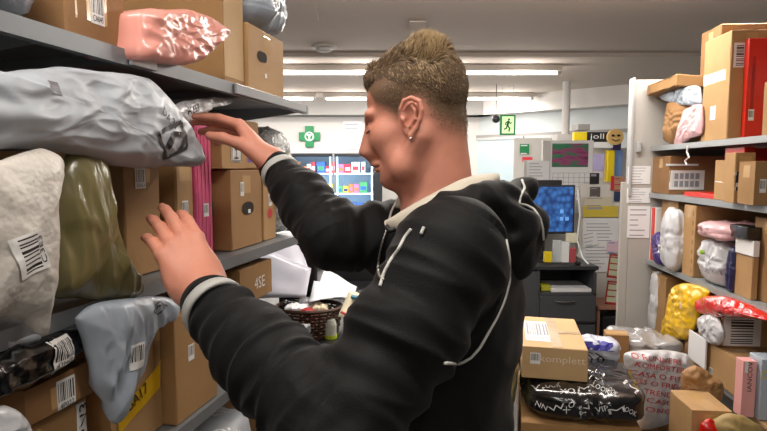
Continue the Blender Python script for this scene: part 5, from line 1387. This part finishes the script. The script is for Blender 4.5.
# parcels behind the near hand
s8 = carton('cardboard box under the printed box behind the near hand', FL, (-.92, -.68), (1.10, 1.44), (Z3, 1.235), CARD[2], None, 17)
t = carton('small printed kraft box seen just above the man\'s near wrist', FL, (-.86, -.63), (1.23, 1.42), (1.237, 1.33), CARD[1], None, 18, tape=False, yaw=0); lettering(t, (-.63, 1.34, 1.28), AY, AZ, AX, .06, .03, '4SE', LAB)
pillow('white speckled paper packet behind the near hand', FL, (-.90, -.64), (1.06, 1.225), (1.237, 1.345), mat('speckled_paper', rgb(206, 190, 168), .5, var=.35, vscale=90), 15, .006, 24, n=12, name='paper_packet', cat='packet')
pts = [FL.x(px, py, -.66) for px, py in ((222, 262), (232, 257), (250, 256), (262, 252), (258, 260), (244, 264), (228, 266))]
bag('small white and black wrapper under the edge of the middle left shelf', FL, pts, AX, .01, m_white, 33, .004, 30, N=60, K=10, name='plastic_wrapper')
# bottom shelf
t = pillow('shiny grey plastic parcel with white print on the lowest visible left shelf', FL, (-1.0, -.60), (.95, 1.30), (Z4, .985), m_silver, 16, .012, 14, ex=.35)
for i, (dx, dy, tx) in enumerate(((0, 0, 'XL-L'), (.06, .10, 'PK'), (-.02, .14, 'OO'))):
    c = Vector((-.68 + dx, 1.05 + dy, .98)); mb = MB(); text_decal(mb, drape(t.bvh(), c, (AX * .6 + AY * .8), (AY * .6 - AX * .8), AZ, .002), tx, .09, .03, mi=0); t.part('printed_lettering', mb, LAB)
carton('brown cardboard box on the lowest visible left shelf beyond the shiny parcel', FL, (-.92, -.56), (1.33, 1.60), (Z4, .93), CARD[1], None, 19)
pillow('dark bag on the lowest visible left shelf, nearest the viewer', FL, (-1.0, -.64), (.45, .92), (Z4, .95), m_black, 18, .01, 12, n=16)

# --- right rack: the aisle face looks to -x
def rbx(label, pxn, pxf, pyt, z, width, m, xf=1.215, seed=0, ztop=None, **k):
    y0 = ypx(FR, pxn, xf, z + .05); y1 = ypx(FR, pxf, xf, z + .05); zt_ = zpy(FR, pyt, xf, y0) if ztop is None else ztop
    t = carton(label, FR, (xf, xf + width), (y0, y1), (z, zt_), m, None, seed, **k); t.ext = (xf, y0, y1, z, zt_); return t
def rs_near(t, px, py, w, h, txt, seed, **k):
    c = t.hit(px, py); return sticker(t, c, AX, AZ, -AY, w, h, txt, seed, **k)
def rs_side(t, px, py, w, h, txt, seed, **k):
    c = t.hit(px, py); return sticker(t, c, -AY, AZ, -AX, w, h, txt, seed, **k)
Q1, Q2, Q3, Q4 = [z + .001 for z in RZ[:4]]
# top shelf
t = rbx('large cardboard box at the back of the top right shelf', 716, 697, 24, Q1, .28, CARD[2], xf=1.30, seed=21)
t = rbx('tall cardboard box with clear tape and a barcode on the top right shelf', 727, 701, 30, Q1, .16, CARD[0], xf=1.215, seed=22)
ta = t
t.ext = t.ext
rs_near(t, 740, 55, .050, .100, '', 23, vertical=True)
c = t.hit(714, 78); strip(t, c, -AY, AZ, -AX, .20, .045, CLEAR, label='crumpled clear tape'); c = t.hit(713, 113); sticker(t, c, -AY, AZ, -AX, .05, .06, '', 24, dark=grey_ink)
y0 = ta.ext[1] - .03; xr = FR.y(747, 80, y0).x
t = carton('bright red box beside the tall box on the top right shelf', FR, (xr, xr + .20), (y0, y0 + .10), (Q1, zpy(FR, 38, xr, y0)), RED, None, 23, tape=False); t.ext = (xr, y0, 0, 0, 0)
rs_near(t, 751, 115, .022, .045, '', 25)
strip(t, FR.y(753, 84, y0), AX, AZ, -AY, .012, .22, mat('red_dark', rgb(168, 30, 22), .4), name='fold_edge')
carton('cardboard box wedged behind the red box at the right edge of the top shelf', FR, (1.23, 1.50), (1.85, 2.24), (Q1, 1.90), CARD[1], None, 24)
t = pillow('brown paper bag slumped on the top right shelf', FR, (1.20, 1.52), (2.86, 3.17), (Q1, 1.95), m_kraft, 21, .016, 13, n=20, name='paper_bag')
t = carton('open flat kraft box lying on top of the brown paper bag', FR, (1.16, 1.55), (2.86, 3.23), (1.965, 2.02), CARD[1], None, 25, tape=False, dent=.006)
t.rot(4, 'Y')
pts = [FR.x(px, py, 1.215) for px, py in ((658, 94), (668, 90), (690, 86), (700, 87), (702, 104), (690, 106), (676, 104), (662, 100))]
bag('pale blue grey mailing bag hanging over the top right shelf beside the kraft box', FR, pts, -AX, .015, m_blue, 22, .008, 18, N=90, K=18, back=2)
pts = [FR.x(px, py, 1.205) for px, py in ((640, 100), (650, 98), (652, 120), (650, 146), (641, 148), (639, 130))]
bag('pale blue plastic sleeve at the far end of the top right shelf', FR, pts, -AX, .02, m_blue, 23, .006, 18, N=80, K=14, back=2)
pts = [FR.x(px, py, 1.205) for px, py in ((684, 110), (702, 104), (702, 134), (690, 138), (680, 146), (674, 144), (678, 130))]
bag('dusty pink bag squeezed between the brown paper bag and the tall box', FR, pts, -AX, .015, m_rose, 24, .008, 16, N=90, K=18, back=2)
# white cord hanging from the top right shelf
mb = MB(); mb.tube([FR.x(x, y, 1.19) for x, y in ((688, 146), (687, 152), (689, 157), (685, 161), (687, 165))], .004, 6)
T('hanging_strap', 'short white strap hanging under the top right shelf', 'strap', FR, FR.x(687, 165, 1.19), V=mb.V, F=mb.F, mats=white_m)
# second shelf
t = rbx('long cardboard box with a white label on the second right shelf', 669, 652, 156, Q2, .34, CARD[2], xf=1.215, seed=26)
t.ext = t.ext
c = t.hit(685, 180); mb = MB(); f = drape(t.bvh(), c, AX, AZ, -AY, .001); grid_decal(mb, f, .19, .10, 8, 4)
f2 = drape(t.bvh(), c, AX, AZ, -AY, .0022)
for i in range(6):
    for z0 in (-.035, .005): x0 = -.08 + i * .026; mb.add([f2(x0, z0), f2(x0 + .019, z0), f2(x0 + .019, z0 + .03), f2(x0, z0 + .03)], [(0, 1, 2, 3)], 1)
t.part('shipping_label', mb, [LAB, grey_ink])
c = t.hit(678, 165); mb = MB(); mb.box(c.x - .06, c.x + .10, c.y - .004, c.y, c.z - .004, c.z + .006); t.part('white_strap', mb, white_m)
carton('flat bright red box lying along the edge of the second right shelf', FR, (1.225, 1.40), (2.55, 2.86), (Q2, Q2 + .022), RED, None, 27, tape=False)
t = rbx('small plain cardboard box left of the upright red box on the second right shelf', 725, 714, 160, Q2, .05, CARD[0], seed=28); rs_near(t, 722, 185, .022, .03, '', 26)
y0 = 2.36; 
t = carton('upright red box on the second right shelf between two cardboard boxes', FR, (1.235, 1.275), (y0, y0 + .15), (Q2, 1.665), RED, None, 29, tape=False); strip(t, (1.255, y0, 1.55), AX, AZ, -AY, .014, .006, LAB, name='printed_mark', nx=2, ny=2)
carton('red box standing behind the box with the torn picture label', FR, (1.28, 1.50), (y0 + .02, y0 + .15), (Q2, 1.66), RED, None, 30, tape=False)
x0 = FR.y(734, 190, 2.28).x; x1 = FR.y(754, 190, 2.28).x
t = carton('cardboard box with a torn black and white picture label on the second right shelf', FR, (x0, x1), (2.28, 2.36), (Q2, 1.64), CARD[0], None, 31)
c = FR.y(742, 181, 2.28); mb = MB(); f = drape(t.bvh(), c, AX, AZ, -AY, .001); grid_decal(mb, f, .075, .075, 5, 5, pick=lambda i, j: 1 if (i * 3 + j * 5) % 4 else 0); t.part('picture_label', mb, [LAB, mat('pic_dark', rgb(48, 40, 52), .4)])
x0 = FR.y(754, 190, 2.15).x
t = carton('cardboard box at the right end of the second right shelf', FR, (x0, x0 + .25), (2.15, 2.26), (Q2, 1.605), CARD[1], None, 32); sticker(t, FR.y(763, 186, 2.15), AX, AZ, -AY, .022, .05, '', 27)
# third shelf
mb = MB(); V, F = rbox(1.21, 1.24, 3.18, 3.22, Q3, 1.36, .003, 1); mb.add(V, F)
T('red_book', 'red spined book standing at the far end of the third right shelf', 'book', FR, (1.225, 3.2, Q3), V=mb.V, F=mb.F, mats=RED)
t = rbx('narrow white box beside the red spined book on the third right shelf', 654, 649.5, 208, Q3, .16, LAB, xf=1.215, seed=33, tape=False)
t = rbx('cardboard box behind the purple bag on the third right shelf', 676, 660, 200, Q3, .24, CARD[0], xf=1.235, seed=34)
t = pillow('crumpled purple bag on the third right shelf', FR, (1.17, 1.232), (2.98, 3.12), (Q3 - .0, 1.24), m_purple, 25, .012, 20, n=16)
sticker(t, FR.x(663, 249, 1.19), -AY, AZ, -AX, .04, .045, '', 28, lift=.002)
t = pillow('crumpled white bag between the purple bag and the tall box on the third right shelf', FR, (1.16, 1.232), (2.80, 2.98), (Q3, 1.38), m_white, 26, .010, 14, n=20)
t = rbx('tall wide cardboard box filling the third right shelf behind the pink bag', 693, 682, 206, Q3, .36, CARD[0], xf=1.205, seed=35)
tall3 = t
for i in range(7):
    strip(t, (1.205, t.ext[1] + .02, Q3 + .03 + .045 * i), -AY, AZ, -AX, .012, .022, mat('brown_print', rgb(140, 98, 56), .6), name='printed_mark', nx=2, ny=2)
t = pillow('white bag with grey print and a green spot under the pink bag', FR, (1.195, 1.36), (2.42, 2.66), (Q3, 1.265), m_white, 27, .014, 16, n=20)
strip(t, FR.x(702, 252, 1.195), -AY, AZ, -AX, .03, .018, mat('green_spot', rgb(150, 190, 60), .5), name='printed_mark', nx=3, ny=2, lift=.002)
for i, (px, py) in enumerate(((712, 258), (706, 270), (716, 272))): lettering(t, t.hit(px, py), -AY, AZ, -AX, .07, .02, ('SKO', 'NOR', 'TEX')[i] if False else 'XXL', grey_ink, lift=.002)
t = pillow('pale pink bag lying on the white bag with grey print', FR, (1.17, 1.42), (2.36, 2.66), (1.27, 1.345), m_rose, 28, .012, 13, n=20)
pillow('dark blue bag wedged beside the white topped box on the third right shelf', FR, (1.21, 1.26), (2.36, 2.41), (Q3, 1.255), mat('poly_navy', rgb(44, 42, 80), .3), 29, .008, 22, n=12)
x0 = 1.225; x1 = FR.y(758, 280, 2.24).x
t = carton('cardboard box with a vertical printed tape at the right of the third right shelf', FR, (x0, x1), (2.24, 2.36), (Q3 - .0, 1.235), CARD[0], None, 36, tape=False); 
strip(t, FR.y(740, 278, 2.24), AX, AZ, -AY, .035, .165, LAB, name='printed_tape', txt='8 K 8', tw=.5, th=.0)
mb = MB(); f = drape(t.bvh(), FR.y(740, 278, 2.24), AX, AZ, -AY, .0016); text_decal(mb, f, '8 M 00 K', .012, .14, mi=0, rot90=True); t.part('tape_print', mb, INK)
t = carton('white box standing on the cardboard box with the vertical printed tape', FR, (x0 - .005, x1 - .005), (2.23, 2.36), (1.238, 1.30), LAB, None, 37, tape=False); strip(t, FR.y(736, 245, 2.23), AX, AZ, -AY, .02, .012, CARD[0], name='printed_mark', nx=2, ny=2)
t = carton('black box with a faint ring pattern on top of the white box', FR, (x0 - .02, x1 + .02), (2.25, 2.38), (1.302, 1.352), m_black, None, 38, tape=False)
mb = MB()
for cx in (.06, .12): 
    c = Vector((x0 + cx, 2.249, 1.327)); mb.tube([(c.x + .014 * math.cos(2 * math.pi * k / 16), c.y, c.z + .014 * math.sin(2 * math.pi * k / 16)) for k in range(17)], .0016, 5, cap=False)
t.part('ring_print', mb, mat('ring_grey', rgb(96, 104, 104), .5))
t = carton('tall cardboard box at the right end of the third right shelf', FR, (x1 + .01, x1 + .26), (2.12, 2.30), (Q3, 1.39), CARD[1], None, 39); sticker(t, FR.y(763, 262, 2.12), AX, AZ, -AY, .03, .05, '', 29)
# fourth shelf
t = rbx('beige cardboard box at the far end of the fourth right shelf', 664, 650, 278, Q4, .25, CARD[1], xf=1.215, seed=40)
t.rot(0)
pillow('translucent white bag on the fourth right shelf beside the beige box', FR, (1.20, 1.26), (3.1, 3.2), (Q4, 1.0), m_white, 44, .01, 18, n=10)
carton('flat cardboard box lying under the shelf above the yellow bag', FR, (1.22, 1.58), (2.72, 3.02), (Q4 + .0, .90), CARD[2], None, 41)
pts = [FR.x(px, py, 1.19) for px, py in ((672, 288), (684, 283), (700, 286), (710, 292), (700, 312), (694, 330), (686, 340), (668, 338), (662, 334), (666, 312))]
t = bag('bright yellow plastic bag on the fourth right shelf', FR, pts, -AX, .03, m_yel, 30, .012, 13, N=120, K=26, back=1)
c = t.hit(681, 305); mb = MB(); text_decal(mb, drape(t.bvh(), c, -AY, AZ, -AX, .002), 'W', .03, .03, mi=0); t.part('printed_logo', mb, LAB)
pillow('black bag with white print squeezed under the red bag', FR, (1.19, 1.34), (2.56, 2.70), (.83, .965), m_black, 31, .01, 20, n=14)
carton('cardboard box carrying the black bag and the white bag', FR, (1.20, 1.46), (2.42, 2.72), (Q4, .828), CARD[0], None, 42)
pts = [FR.x(px, py, 1.185) for px, py in ((690, 303), (704, 296), (724, 296), (742, 302), (768, 314), (790, 324), (768, 321), (740, 318), (716, 317), (702, 314))]
t = bag('glossy red plastic bag stretched along the top of the fourth right shelf', FR, pts, -AX, .03, m_red, 32, .008, 12, N=120, K=24, back=3)
strip(t, FR.x(728, 310, 1.185), -AY, AZ, -AX, .07, .035, mat('red_print', rgb(176, 44, 48), .6), name='printed_mark', nx=4, ny=3, lift=.0015)
pts = [FR.x(px, py, 1.18) for px, py in ((699, 318), (708, 313), (718, 318), (724, 332), (720, 345), (708, 343), (700, 334))]
bag('white crumpled bag in front of the box with the big barcode label', FR, pts, -AX, .02, m_white, 34, .01, 18, N=80, K=16, back=1)
t = rbx('cardboard box with a large barcode label on the fourth right shelf', 721, 705, 316, .832, .30, CARD[0], xf=1.20, seed=43, ztop=.985)
c = t.hit(742, 332); mb = MB(); 
sticker(t, c, AX, AZ, -AY, .15, .12, '', 31, vertical=True)
t = rbx('broad plain cardboard box low on the fourth right shelf', 741, 706, 352, Q4, .14, CARD[0], xf=1.19, seed=44, ztop=.828)
rs_side(t, 711, 372, .03, .04, '', 32)
c = FR.x(698, 350, 1.175); mb = MB(); mb.bbox(1.168, 1.176, c.y - .08, c.y + .08, c.z - .06, c.z + .07, .002); 
T('white_envelope', 'white envelope pushed in front of the cardboard box under the white bag', 'envelope', FR, (1.172, c.y, c.z - .06), V=mb.V, F=mb.F, mats=paper_m)
y0 = 2.06; x0 = FR.y(743, 370, y0).x; x1 = FR.y(757, 370, y0).x
t = carton('slim pink box with dark upright lettering on the fourth right shelf', FR, (x0, x1), (y0, y0 + .05), (Q4, .885), mat('carton_rose', rgb(232, 168, 164), .5, var=.03), None, 45, tape=False)
c = FR.y(750, 374, y0); mb = MB(); text_decal(mb, drape(t.bvh(), c, AX, AZ, -AY, .001), 'IANCOVA', .016, .13, mi=0, rot90=True); t.part('printed_lettering', mb, mat('ink_purple', rgb(70, 40, 60), .5))
strip(t, FR.y(747, 366, y0), AX, AZ, -AY, .012, .05, LAB, name='paper_patch', nx=2, ny=2)
t = carton('pale grey blue box at the right end of the fourth right shelf', FR, (x1 + .004, x1 + .20), (y0 - .02, y0 + .06), (Q4, .90), mat('carton_greyblue', rgb(176, 188, 200), .45, var=.03), None, 46, tape=False)
c = FR.y(764, 375, y0 - .02); mb = MB(); text_decal(mb, drape(t.bvh(), c, AX, AZ, -AY, .001), 'C', .02, .03, mi=0); t.part('printed_logo', mb, yel)
mb = MB(); c = FR.x(762, 412, 1.18); mb.bbox(1.172, 1.198, 1.9, 2.14, .655, .672, .003)
T('wooden_batten', 'yellowish wooden strip along the edge of the fourth right shelf', 'strip', FR, (1.185, 2.0, .655), V=mb.V, F=mb.F, mats=CARD[3])

# --- heap in the middle
def fbox(label, x, y, z, m, seed=0, **k): return carton(label, FL, x, y, z, m, None, seed, **k)
q0 = FL.i @ W(522.5, 349, 1.9); q1 = FL.i @ W(587, 346.5, 1.92)
kx0, kx1, ky = q0.x, q1.x, (q0.y + q1.y) / 2; kz1 = q0.z; kz0 = kz1 - .118
tbl = fbox('wide cardboard box under the black printed bag', (kx0 - .0, kx1 + .16), (ky - .10, ky + .38), (.42, kz0 - .11), CARD[1], 50)
fbox('lowest cardboard box of the middle heap', (kx0 - .0, kx1 + .10), (ky - .10, ky + .40), (0, .418), CARD[2], 51)
bg = pillow('black plastic bag printed with white lettering under the taped cardboard box', FL, (kx0 + .005, kx1 + .19), (ky - .10, ky + .34), (kz0 - .108, kz0 + .004), m_black, 40, .010, 15, ex=.45, n=34)
lm = mat('white_print', rgb(214, 214, 214), .45)
rnd = random.Random(3); mb = MB()
for i in range(16):
    tx = rnd.choice(('VIP', 'W', 'XO', 'NN', 'AV', 'LOOK', 'M')); an = math.radians(rnd.choice((-35, -20, 20, 50, 10)))
    px = 536 + (i % 8) * 15 + rnd.random() * 6; py = 385 + (i // 8) * 20 + rnd.random() * 6
    hit = bg.bvh().ray_cast(FL.i @ CAMP, (FL.i.to_3x3() @ ray(px, py)).normalized())
    if hit[0] is None: continue
    nn = -(FL.i.to_3x3() @ ray(px, py)).normalized(); ex = Vector((0, 0, 1)).cross(nn).normalized(); ey = nn.cross(ex)
    e1 = ex * math.cos(an) + ey * math.sin(an); e2 = ey * math.cos(an) - ex * math.sin(an)
    text_decal(mb, drape(bg.bvh(), hit[0], e1, e2, nn, .002), tx, .035 + .03 * rnd.random(), .016, mi=0)
bg.part('printed_lettering', mb, lm)
k = fbox('cardboard box with white address sheet on top of the black printed bag', (kx0, kx1), (ky, ky + .40), (kz0 + .005, kz1), CARD[3], 52, tape=False)
lettering(k, (kx0 + (kx1 - kx0) * .62, ky, (kz0 + kz1) / 2 + .016), AX, AZ, -AY, .15, .032, 'komplett', mat('print_tan', rgb(226, 210, 184), .5))
c = Vector((kx0 + .045, ky, (kz0 + kz1) / 2 + .018)); sticker(k, c, AX, AZ, -AY, .034, .040, '', 41)
c = Vector((kx0 + .065, ky + .20, kz1)); sticker(k, c, AX, AY, AZ, .10, .26, 'SERVICEPAKKE', 42, dark=grey_ink)
strip(k, ((kx0 + kx1) / 2 + .01, ky + .20, kz1), AX, AY, AZ, .035, .38, CLEAR, label='shiny clear tape along the lid', lift=.0012)
strip(k, (kx1 - .05, ky + .19, kz1), AX, AY, AZ, .09, .03, CLEAR, lift=.0016)
# yellow patterned bag left of it
q = FL.i @ W(519, 375, 1.98)
pillow('yellow and white patterned bag beside the man\'s back', FL, (kx0 - .17, kx0 - .012), (ky - .02, ky + .3), (.70, .93), mat('patterned_yellow', rgb(206, 196, 140), .5, var=.35, vscale=26), 41, .01, 14, n=16)
fbox('dark red box under the yellow patterned bag', (kx0 - .18, kx0 - .025), (ky - .04, ky + .3), (0, .698), mat('dark_red', rgb(92, 28, 32), .5), 53, tape=False)
# blue white bag
q = FL.i @ W(601, 366, 2.22)
t = pillow('blue and white printed bag behind the taped cardboard box', FL, (kx1 + .0, kx1 + .16), (q.y - .08, q.y + .05), (kz0 - .03, kz0 + .065), mat('poly_whiteblue', rgb(196, 200, 214), .3, coat=.3), 42, .012, 18, n=16)
bm = mat('print_blue', rgb(46, 44, 140), .4); mb = MB()
hitc = Vector((kx1 + .07, q.y - .08, kz0 + .05))
grid_decal(mb, drape(t.bvh(), hitc, AX, AZ, -AY, .002), .12, .028, 8, 3); t.part('blue_band', mb, bm); lettering(t, (kx1 + .07, q.y - .08, kz0 + .01), AX, AZ, -AY, .08, .03, 'SX', INK, lift=.002)
# standing boxes behind
q = FL.i @ W(596, 345, 2.9)
fbox('flat cardboard box standing behind the blue and white bag', (q.x, q.x + .10), (2.72, 2.80), (.25, .80), CARD[1], 54)
fbox('second flat cardboard box standing behind the blue and white bag, further right', (q.x + .105, q.x + .23), (2.66, 2.72), (.25, .73), CARD[2], 55)
fbox('cardboard box standing on the floor behind the heap, supporting the flat ones', (q.x - .03, q.x + .235), (2.64, 2.82), (0, .248), CARD[1], 56)
# white bag with red lettering
pts = [FW.y(px, py, 2.32) for px, py in ((624, 354), (640, 350), (664, 350), (686, 354), (692, 364), (688, 384), (680, 405), (668, 424), (640, 430), (634, 408), (628, 384))]
rg = bag('white plastic bag covered in red lettering at the right of the heap', FW, pts, Vector((0, -1, .35)), .06, m_white, 43, .014, 9, N=160, K=34, back=1, pw=3)
rm = mat('print_red', rgb(196, 40, 44), .45)
words = ('NORDMOR', 'O FINNSKOG', 'VARER OG', 'TRENDER', 'TI O FRIST', 'OG SKONK', 'ERSTATT')
for i in range(7):
    c = rg.hit(657 + (i % 2) * 4, 359 + i * 8.6); mb = MB(); a = math.radians(-8)
    text_decal(mb, drape(rg.bvh(), c, Vector((math.cos(a), 0, math.sin(a))), Vector((-math.sin(a), 0, math.cos(a))), Vector((0, -1, .15)), .0025), words[i] if False else ('O RUNNERS', 'KOMFORTER', 'CASA O FIT', 'ESS O FRIDA', 'OR TRENDER', 'O CASUAL', 'KRONOR')[i], .21, .022, mi=0)
    rg.part('printed_lettering', mb, rm)
pillow('heap of clear plastic wrapping behind the red lettered bag', FW, (1.13, 1.40), (2.53, 2.8), (.70, .775), mat('clear_wrap', rgb(176, 174, 176), .18, coat=.6, trans=.3), 45, .02, 14, n=20, name='plastic_wrapping', cat='plastic wrapping')
carton('cardboard box under the clear plastic wrapping', FW, (1.19, 1.40), (2.52, 2.80), (0, .698), CARD[2], None, 57)
carton('cardboard box under the red lettered bag', FW, (.88, 1.12), (2.24, 2.48), (0, .44), CARD[1], None, 58)
# kraft items at the foot of the right rack
q = FR.i @ W(692, 410, 1.72)
t = carton('plain cardboard box at the bottom right with its corner towards the viewer', FR, (q.x - .0, q.x + .12), (q.y, q.y + .16), (.30, q.z + .0), CARD[0], None, 59); zc = q.z
carton('cardboard box beneath the bottom right box', FR, (q.x - .0, q.x + .12), (q.y - .02, q.y + .28), (0, .298), CARD[2], None, 60)
pts = [FR.y(px, py, q.y + .2) for px, py in ((682, 372), (694, 365), (708, 372), (722, 382), (724, 394), (716, 408), (704, 410), (694, 398), (682, 392))]
bag('crumpled brown paper package on top of the bottom right box', FR, pts, Vector((-.2, -1, .2)), .04, m_kraft, 46, .014, 16, N=110, K=24, back=1, name='paper_package')
pts = [FR.y(px, py, q.y - .02) for px, py in ((712, 420), (728, 413), (744, 416), (758, 424), (770, 440), (770, 460), (706, 460), (704, 436))]
bag('olive brown paper bag at the very bottom right of the picture', FR, pts, Vector((-.1, -1, .3)), .05, mat('kraft_olive', rgb(166, 140, 88), .6, bump=.3), 47, .01, 14, N=100, K=20, back=1, name='paper_bag')
pts = [FR.y(px, py, q.y - .03) for px, py in ((700, 424), (710, 418), (718, 424), (722, 440), (700, 444))]
bag('small red bag beside the olive brown paper bag', FR, pts, Vector((0, -1, .2)), .02, m_red, 48, .006, 20, N=60, K=12, back=1)

# ------------------------------------------------------------------ the man, camera, light
build_person()
cam = bpy.data.cameras.new('camera'); co = bpy.data.objects.new('camera', cam); COL.objects.link(co)
cam.sensor_width = 36; cam.lens = 36 * FPX / 767; co.location = CAMP; co.rotation_euler = (math.pi / 2 - PITCH, 0, 0); cam.clip_start = .02
sc = bpy.context.scene; sc.camera = co
w = bpy.data.worlds.new('world'); sc.world = w; w.use_nodes = True
w.node_tree.nodes['Background'].inputs[0].default_value = (1, .96, .92, 1); w.node_tree.nodes['Background'].inputs[1].default_value = .3
sc.view_settings.view_transform = 'Standard'; sc.view_settings.look = 'None'; sc.view_settings.gamma = 1; sc.view_settings.use_curve_mapping = False
sc.view_settings.exposure = -.28
